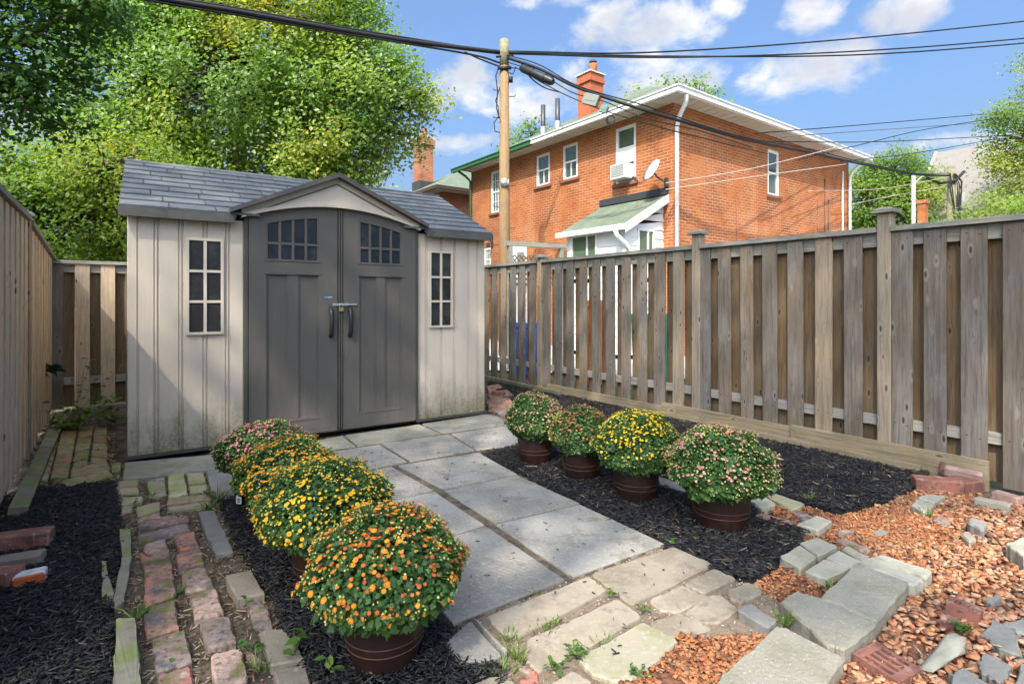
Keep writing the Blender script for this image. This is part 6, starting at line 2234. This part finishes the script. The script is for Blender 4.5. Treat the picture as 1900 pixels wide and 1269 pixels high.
mb.tube([(-.12, -.1, 6.70), (-.20, -.12, 6.45), (-.16, -.13, 6.1), (-.18, -.13, 5.7), (-.12, -.12, 5.45)], .016, 6)
mb.tube([(-.10, -.12, 6.2), (-.17, -.15, 5.95), (-.21, -.15, 5.85), (-.14, -.14, 5.72), (-.13, -.13, 5.5), (-.24, -.13, 5.35), (-.22, -.13, 5.15), (-.10, -.12, 5.12)], .012, 6)
link('hardware', mb.mesh('hardware', M['cable'], True), pole)


def P3(x, y, z):
    """point seen at photo (x, y) at distance z in front of the viewer, metres"""
    return Vector(((x - CX) / FOC * z, z, CAM_H + (CY - y) / FOC * z))


def wire(label, pts, r, mat='cable', group='overhead wires', name='cable', n=14, cat='cable'):
    """smooth wire through points (Catmull-Rom)"""
    p = [Vector(q) for q in pts]
    p = [p[0] * 2 - p[1]] + p + [p[-1] * 2 - p[-2]]
    out = []
    for i in range(1, len(p) - 2):
        for k in range(n):
            t = k / n
            a, b, c, d = p[i - 1], p[i], p[i + 1], p[i + 2]
            out.append(tuple(.5 * ((2 * b) + (-a + c) * t + (2 * a - 5 * b + 4 * c - d) * t * t + (-a + 3 * b - 3 * c + d) * t ** 3)))
    out.append(tuple(p[-2]))
    mb = MB()
    mb.tube(out, r, 6)
    o = link(name, mb.mesh(name, M[mat], True))
    tag(o, label, cat, group)
    return o


bundle = [P3(928, 98, 13.0), P3(760, 77, 12.2), P3(600, 51, 11.2), P3(440, 22, 10.3), P3(290, -3, 9.6), P3(60, -50, 8.7)]
wire('thick black cable bundle running from the pole to the upper left', bundle, .050, n=10)
def shift(L, dx, dz):
    return [p + Vector((dx, 0, dz * (i > 0))) for i, p in enumerate(L)]
wire('upper strand lashed on the thick black cable bundle', shift(bundle, 0, .062), .022, n=10)
wire('lower strand sagging just under the thick black cable bundle', [P3(930, 118, 13), P3(880, 103, 12.8)] + shift(bundle, 0, -.065)[1:], .022, n=10)
wire('loose black drop cable curving under the bundle left of the pole', [P3(930, 125, 13), P3(895, 112, 12.8), P3(862, 97, 12.6)], .018)
wire('topmost single wire crossing the sky to the right edge', [P3(940, 96, 13), P3(1200, 98, 15), P3(1550, 75, 17), P3(1920, 38, 19), P3(2300, -8, 21)], .022)
wire('upper of the paired wires crossing the sky to the right', [P3(940, 100, 13), P3(1250, 107, 15), P3(1600, 95, 17), P3(1920, 70, 19), P3(2300, 30, 21)], .022)
wire('lower of the paired wires crossing the sky to the right', [P3(945, 98, 13), P3(1250, 105, 15.1), P3(1600, 102, 17.1), P3(1920, 79, 19.1), P3(2300, 42, 21.1)], .022)
main = [P3(942, 108, 12.9), P3(1000, 128, 12.3), P3(1060, 158, 11.7), P3(1120, 180, 11.3), P3(1200, 206, 11.0), P3(1300, 236, 11.6), P3(1395, 262, 12.6), P3(1500, 283, 14.2), P3(1600, 305, 16.6), P3(1700, 324, 19.2), P3(1762, 326, 20.2)]
wire('thick black cable bundle running from the pole across the brick house to the far pole', main, .036, n=8)
wire('strand above the cable bundle across the brick house', [p + Vector((0, -.03, .05 + .03 * math.sin(i * 2))) for i, p in enumerate(main)], .014, n=8)
wire('strand looping below the cable bundle across the brick house', [main[0] + Vector((0, 0, -.1))] + [p + Vector((0, -.02, -.10 - .06 * (i % 2))) for i, p in enumerate(main[1:7])], .013, n=8)
wire('thin wire sagging below the bundle over the corner window', [P3(955, 125, 12.8), P3(1040, 172, 11.9), P3(1120, 205, 11.3), P3(1230, 238, 11.2), P3(1350, 268, 12.2), P3(1420, 285, 13.5)], .012, n=8)
wire('loose end of cable hanging beside the splice case', [P3(968, 120, 12.7), P3(985, 145, 12.5), P3(1010, 163, 12.4), P3(1040, 172, 12.4)], .014, n=8)
wire('thin drop wire from the far gutter rising to the right trees', [P3(1400, 248, 12.8), P3(1600, 232, 17), P3(1830, 212, 22)], .014, n=8)
wire('second thin drop wire above the far gutter', [P3(1440, 255, 13), P3(1650, 240, 18), P3(1830, 228, 22)], .012, 'cable_grey', n=8)
wire('level thin wire over the far trees at the right', [P3(1420, 263, 13.2), P3(1640, 263, 18), P3(1900, 250, 22), P3(2000, 245, 24)], .014, n=8)
wire('slanting wire crossing the far corner of the brick house', [P3(1480, 297, 14.5), P3(1600, 268, 16.8), P3(1720, 240, 19), P3(1880, 215, 22), P3(2000, 195, 24)], .014, n=8)
wire('wire slanting up past the pale roof into the right tree', [P3(1560, 300, 16), P3(1700, 284, 19), P3(1850, 258, 22)], .014, n=8)
wire('upper pale wire strung in front of the brick side wall', [P3(1235, 340, 11.6), P3(1400, 312, 12.4), P3(1560, 272, 14.6)], .010, 'cable_light', n=8)
wire('lower pale wire strung in front of the brick side wall', [P3(1235, 352, 11.6), P3(1400, 328, 12.4), P3(1570, 305, 14.8)], .010, 'cable_light', n=8)
wire('light wire crossing before the far green trees', [P3(1500, 355, 15), P3(1640, 350, 19), P3(1765, 328, 20.4)], .012, 'cable_light', n=8)
wire('lower light wire crossing before the far green trees', [P3(1578, 380, 17), P3(1650, 365, 19), P3(1760, 345, 20.4)], .012, 'cable_light', n=8)
# splice case and boxes on the bundle
def along(a, b, r, label, name, mat, cat):
    mb = MB()
    d = (b - a)
    mb.tube([tuple(a), tuple(a + d * .06), tuple(a + d * .94), tuple(b)], [r * .7, r, r, r * .7], 14)
    for t in (.32, .72):
        mb.tube([tuple(a + d * t), tuple(a + d * (t + .05))], [r * 1.07, r * 1.07], 14)
    o = link(name, mb.mesh(name, M[mat], True))
    smooth_by_angle(o, 40)
    tag(o, label, cat)


along(P3(967, 126, 12.5), P3(1026, 153, 12.0), .092, 'ribbed black splice case hanging on the cable bundle beside the pole', 'splice_case', 'black_plastic', 'splice case')
for lb, (x, y, z), sz, mt in (('grey terminal box strapped to the cable bundle before the house chimney', (1097, 186, 11.4), (.34, .14, .22), 'box_grey'),
                              ('small green terminal box on the bundle right of the grey one', (1121, 203, 11.25), (.16, .10, .14), 'box_green')):
    c = P3(x, y, z)
    mb = MB()
    mb.cbox((-sz[0] / 2, -sz[1] / 2, -sz[2] / 2), (sz[0] / 2, sz[1] / 2, sz[2] / 2), .012)
    mb.box((-sz[0] * .3, -sz[1] / 2 - .006, -sz[2] * .15), (sz[0] * .3, -sz[1] / 2 - .001, sz[2] * .15))
    o = link('terminal_box', mb.mesh('terminal_box', M[mt]), None, tuple(c), (0, R(22), R(-28)))
    tag(o, lb, 'terminal box', 'boxes on the cable bundle')
cc = thing('cable_coil', 'coil of spare cable hanging below the small green terminal box', 'cable', tuple(P3(1134, 222, 11.3)), 0)
mb = MB()
for k in range(4):
    mb.tube([(.075 * math.cos(a * .45) * (1 + .1 * k), .02 * k, .09 * math.sin(a * .45)) for a in range(15)], .006, 5, k % 2, cap=False)
link('loops', mb.mesh('loops', [M['cable'], M['cable_grey']]), cc)

# far poles at the right
fp = thing('utility_pole', 'distant utility pole with cables and a white transformer at the right', 'utility pole', P3(1765, 557, 20.4) - Vector((0, 0, CAM_H)), 0)
mb = MB()
mb.tube([(0, 0, -.2), (0, 0, 6.15)], [.17, .13], 12)
link('shaft', mb.mesh('shaft', M['timber'], True), fp)
mb = MB()
mb.lathe([(.14, 0), (.16, .03), (.16, .55), (.10, .62)], 12, centre=(.34, -.05, 4.55))
link('transformer', mb.mesh('transformer', M['box_grey'], True), fp)
mb = MB()
for k in range(7):
    a = rnd.uniform(-.3, .3)
    mb.tube([(a * .5 - .1, -.18, 5.85), (a, -.22, 5.4 + rnd.uniform(-.2, .2)), (a * .6 + .05, -.2, 4.6), (.1 + a * .3, -.19, 3.6)], .018, 5)
mb.tube([(-1.0, -.1, 5.72), (-.5, -.12, 5.5), (0, -.2, 5.6), (.4, -.1, 5.95)], .05, 6)
link('cables', mb.mesh('cables', M['cable']), fp)
wp = thing('pole', 'white painted post standing left of the distant utility pole', 'post', P3(1695, 557, 21) - Vector((0, 0, CAM_H)), 0)
mb = MB()
mb.tube([(0, 0, -.2), (0, 0, 5.95)], [.085, .07], 10)
mb.tube([(0, 0, 5.6), (.3, 0, 5.9), (.45, 0, 5.95)], .03, 6)
link('shaft', mb.mesh('shaft', M['post_paint'], True), wp)
rp = thing('chimney_stack', 'small orange brick stack between the white post and the distant pole', 'chimney', P3(1712, 557, 24) - Vector((0, 0, CAM_H)), HRZ)
mb = MB()
mb.box((-.15, -.15, -.2), (.15, .15, 5.4))
mb.box((-.19, -.19, 5.401), (.19, .19, 5.55))
link('stack', mb.mesh('stack', M['brick_house']), rp)

# trellis gate behind the far fence bay
tr = thing('trellis', 'weathered timber frame with lattice standing behind the far fence bay', 'trellis', (.05, 10.4, 0), R(28))
mb = MB()
for x in (-.10, 1.05):
    mb.box((x - .04, -.04, -.1), (x + .04, .04, 2.22))
mb.box((-.20, -.045, 2.221), (1.15, .045, 2.31))
link('frame', mb.mesh('frame', M['wood_cap']), tr)
for k in range(-9, 12):
    for s in (-1, 1):
        m2 = MB()
        a, b = Vector((k * .10, 0, 1.45)), Vector((k * .10 + .6, 0, 2.05))
        if s < 0:
            a, b = Vector((k * .10 + .6, 0, 1.45)), Vector((k * .10, 0, 2.05))
        def clipx(a, b):
            lo, hi = -.06, 1.01
            for (p, q) in ((a, b), (b, a)):
                for lim, sg in ((lo, 1), (hi, -1)):
                    if (p.x - lim) * sg < 0:
                        if (q.x - lim) * sg < 0:
                            return False
                        t_ = (lim - p.x) / (q.x - p.x)
                        p += (q - p) * t_
            return True
        if not clipx(a, b):
            continue
        m2.tube([tuple(a + Vector((0, .006 * s, 0))), tuple(b + Vector((0, .006 * s, 0)))], .011, 4)
        link('lattice_slat', m2.mesh('lattice_slat', M['wood_brown']), tr)
wd = thing('meter_box', 'white utility box on a panel beside the wooden pole', 'box', (-.02, 10.9, 0), R(28))
mb = MB()
mb.box((-.02, 0, -.1), (.36, .05, 2.28))
link('panel', mb.mesh('panel', M['white']), wd)
mb = MB()
mb.cbox((.13, -.06, 1.95), (.27, -.001, 2.16), .01)
link('box', mb.mesh('box', M['box_grey']), wd)
# things glimpsed through the fence gaps
for lb, nm, cat, loc, mt, dims in (('blue bin glimpsed through the far fence gaps', 'storage_bin', 'bin', (.3, 9.8, -.1), 'blue', (.5, .45, .9)),
                                   ('orange crate stack glimpsed through the middle fence gaps', 'crate', 'crate', (1.3, 8.6, -.1), 'orange_p', (.4, .4, 1.3)),
                                   ('green bin glimpsed through the middle fence gaps', 'storage_bin', 'bin', (2.0, 7.9, -.1), 'green_p', (.4, .4, 1.1))):
    t_ = thing(nm, lb, cat, loc, R(35))
    mb = MB()
    w, d, h = dims
    vs = [(-w * .42, -d * .42, 0), (w * .42, -d * .42, 0), (w * .42, d * .42, 0), (-w * .42, d * .42, 0), (-w / 2, -d / 2, h * .92), (w / 2, -d / 2, h * .92), (w / 2, d / 2, h * .92), (-w / 2, d / 2, h * .92)]
    mb.add(vs, [(3, 2, 1, 0), (4, 5, 6, 7), (0, 1, 5, 4), (1, 2, 6, 5), (2, 3, 7, 6), (3, 0, 4, 7)])
    link('body', mb.mesh('body', M[mt]), t_)
    mb = MB()
    mb.box((-w * .54, -d * .54, h * .921), (w * .54, d * .54, h))
    link('lid', mb.mesh('lid', M[mt]), t_)

# ------------------------------------------------------------------ trees
tree('silver_maple', 'large bright green tree with yellowing leaves rising behind the shed', (-7.1, 14.2, 0),
     [(.2, 0, 6.6, 3.3, 2.6, 2.6), (-2.6, .2, 6.4, 2.6, 2.2, 2.4), (2.2, -.3, 5.6, 1.8, 1.8, 1.9), (3.6, -.3, 6.4, 1.5, 1.5, 1.4), (1.2, -.8, 3.9, 2.2, 1.7, 1.3), (-1.4, -.6, 4.0, 2.0, 1.7, 1.5),
      (.6, .3, 9.0, 3.0, 2.4, 1.9), (2.5, -.2, 8.3, 1.4, 1.6, 1.6), (4.95, -.4, 6.35, .5, .5, .28), (4.55, -.4, 5.35, .35, .4, .38), (3.9, -.4, 7.2, .7, .6, .5), (3.75, -.5, 4.75, .45, .5, .4), (-2.4, .4, 8.8, 2.4, 2.0, 1.8), (4.3, -.4, 6.0, .8, .8, .5), (-3.4, 0, 4.6, 1.8, 1.6, 1.5), (2.8, -.6, 4.2, .9, 1.0, .6), (1.8, .8, 3.0, 1.6, 1.4, .9)],
     .34, M['tree_bright'], 1500, 96, .100, 41, cl_r=.215, flat=1.15, shell=.42, trunk_top=(0, 0, 8.0), droop=(0, 0, -.9), tint0=.27)
tree('yellowing_maple', 'yellow green leafy tree behind the left fence', (-11.2, 11.6, 0),
     [(0, 0, 3.4, 2.2, 1.8, 1.7), (1.9, .2, 2.9, 1.6, 1.5, 1.3), (2.3, .4, 4.0, 1.5, 1.4, 1.1), (.3, 0, 1.9, 2.6, 1.8, 1.0), (3.4, .6, 2.4, 1.2, 1.1, .9), (-1.7, -.3, 3.6, 1.6, 1.5, 1.5), (3.3, .9, 3.5, 1.0, 1.0, .9)],
     .22, M['tree_yellow'], 560, 84, .088, 42, cl_r=.19, flat=1.0, shell=.4, trunk_top=(.3, 0, 3.4), tint0=.24)
tree('norway_maple', 'dark green tree hanging into the upper left corner', (-8.9, 7.0, 0),
     [(.4, 0, 5.0, 1.7, 1.4, 1.1), (1.9, .2, 4.6, 1.3, 1.1, .75), (2.6, .2, 5.6, 1.2, 1.1, .8), (.8, .2, 3.75, 1.1, 1.0, .6), (2.4, .4, 3.85, .75, .7, .38), (-1.3, 0, 4.6, 1.5, 1.3, 1.2), (1.2, .2, 6.4, 1.9, 1.5, 1.0), (3.4, .1, 5.0, .5, .5, .3)],
     .20, M['tree_dark'], 480, 84, .080, 43, cl_r=.19, shell=.35, trunk_top=(.2, 0, 5.0), tint0=.45)
tree('roadside_tree', 'rounded green tree beyond the far end of the brick house', (19.8, 28.5, 0),
     [(0, 0, 5.8, 2.3, 2.0, 2.4), (-1.5, 0, 6.4, 1.5, 1.4, 1.9), (1.1, .3, 6.9, 1.4, 1.5, 1.9), (-.2, 0, 3.4, 2.2, 2.0, 1.6), (.0, 0, 8.0, 1.4, 1.3, 1.2)],
     .25, M['tree_far'], 460, 80, .12, 44, group='trees at the right', cl_r=.34, shell=.4, tint0=.4)
tree('roadside_tree', 'tall thin leaved tree leaning in at the right edge', (20.7, 21.5, 0),
     [(-.6, 0, 7.5, 1.5, 1.4, 1.6), (.4, 0, 9.4, 1.4, 1.3, 1.5), (-1.6, 0, 8.2, .8, .8, .6), (-.2, 0, 5.8, 1.6, 1.3, 1.2), (1.8, 0, 7.5, 1.8, 1.5, 2.4), (.9, 0, 11.0, 1.2, 1.1, 1.1), (-1.9, 0, 6.6, .7, .6, .4)],
     .2, M['tree_far'], 420, 60, .095, 45, group='trees at the right', cl_r=.28, shell=.4, tint0=.55)
tree('shrub', 'light green bushy shrub overtopping the right fence', (15.1, 16.8, 0),
     [(0, 0, 3.0, 1.6, 1.3, 1.5), (-1.1, -.2, 2.2, 1.0, 1.0, 1.0), (1.4, .1, 3.0, 1.4, 1.2, 1.4), (.4, 0, 3.6, 1.1, 1.0, .8), (2.8, .2, 3.4, 1.3, 1.2, 1.5)],
     .08, M['tree_far'], 360, 70, .08, 46, group='trees at the right', cl_r=.22, shell=.35, tint0=.55)
tree('roadside_tree', 'feathery tree top showing above the house roof left of the chimney', (1.2, 34, 0),
     [(0, 0, 10.6, 1.2, 1.2, 1.9), (-.9, 0, 10.0, .9, .9, 1.3), (1.2, 0, 10.4, .9, .9, 1.8), (0, 0, 6.5, 2.2, 2.0, 1.6)],
     .2, M['tree_far'], 170, 22, .20, 47, group='tree tops behind the roof', cl_r=.34, shell=.4)
tree('roadside_tree', 'feathery tree top showing above the right roof corner', (10.0, 34, 0),
     [(-.2, 0, 13.4, 1.2, 1.2, 1.5), (1.3, 0, 13.4, 1.2, 1.2, 1.6), (-2.2, 0, 13.2, .7, .7, 1.3), (2.8, 0, 12.6, .9, .9, 1.3), (0, 0, 9.5, 2.4, 2.0, 2.0)],
     .25, M['tree_far'], 230, 22, .20, 48, group='tree tops behind the roof', cl_r=.34, shell=.4)
tree('roadside_tree', 'pale green foliage low between the shed gable and the second chimney', (-7.0, 26, 0),
     [(1.2, 0, 5.2, 1.8, 1.4, 1.0), (-.8, 0, 5.6, 1.8, 1.4, 1.2), (2.6, 0, 5.0, .8, .8, .6), (0, 0, 3.6, 2.2, 1.8, 1.2)],
     .2, M['tree_bright'], 200, 26, .17, 49, cl_r=.34, shell=.4, tint0=.5)
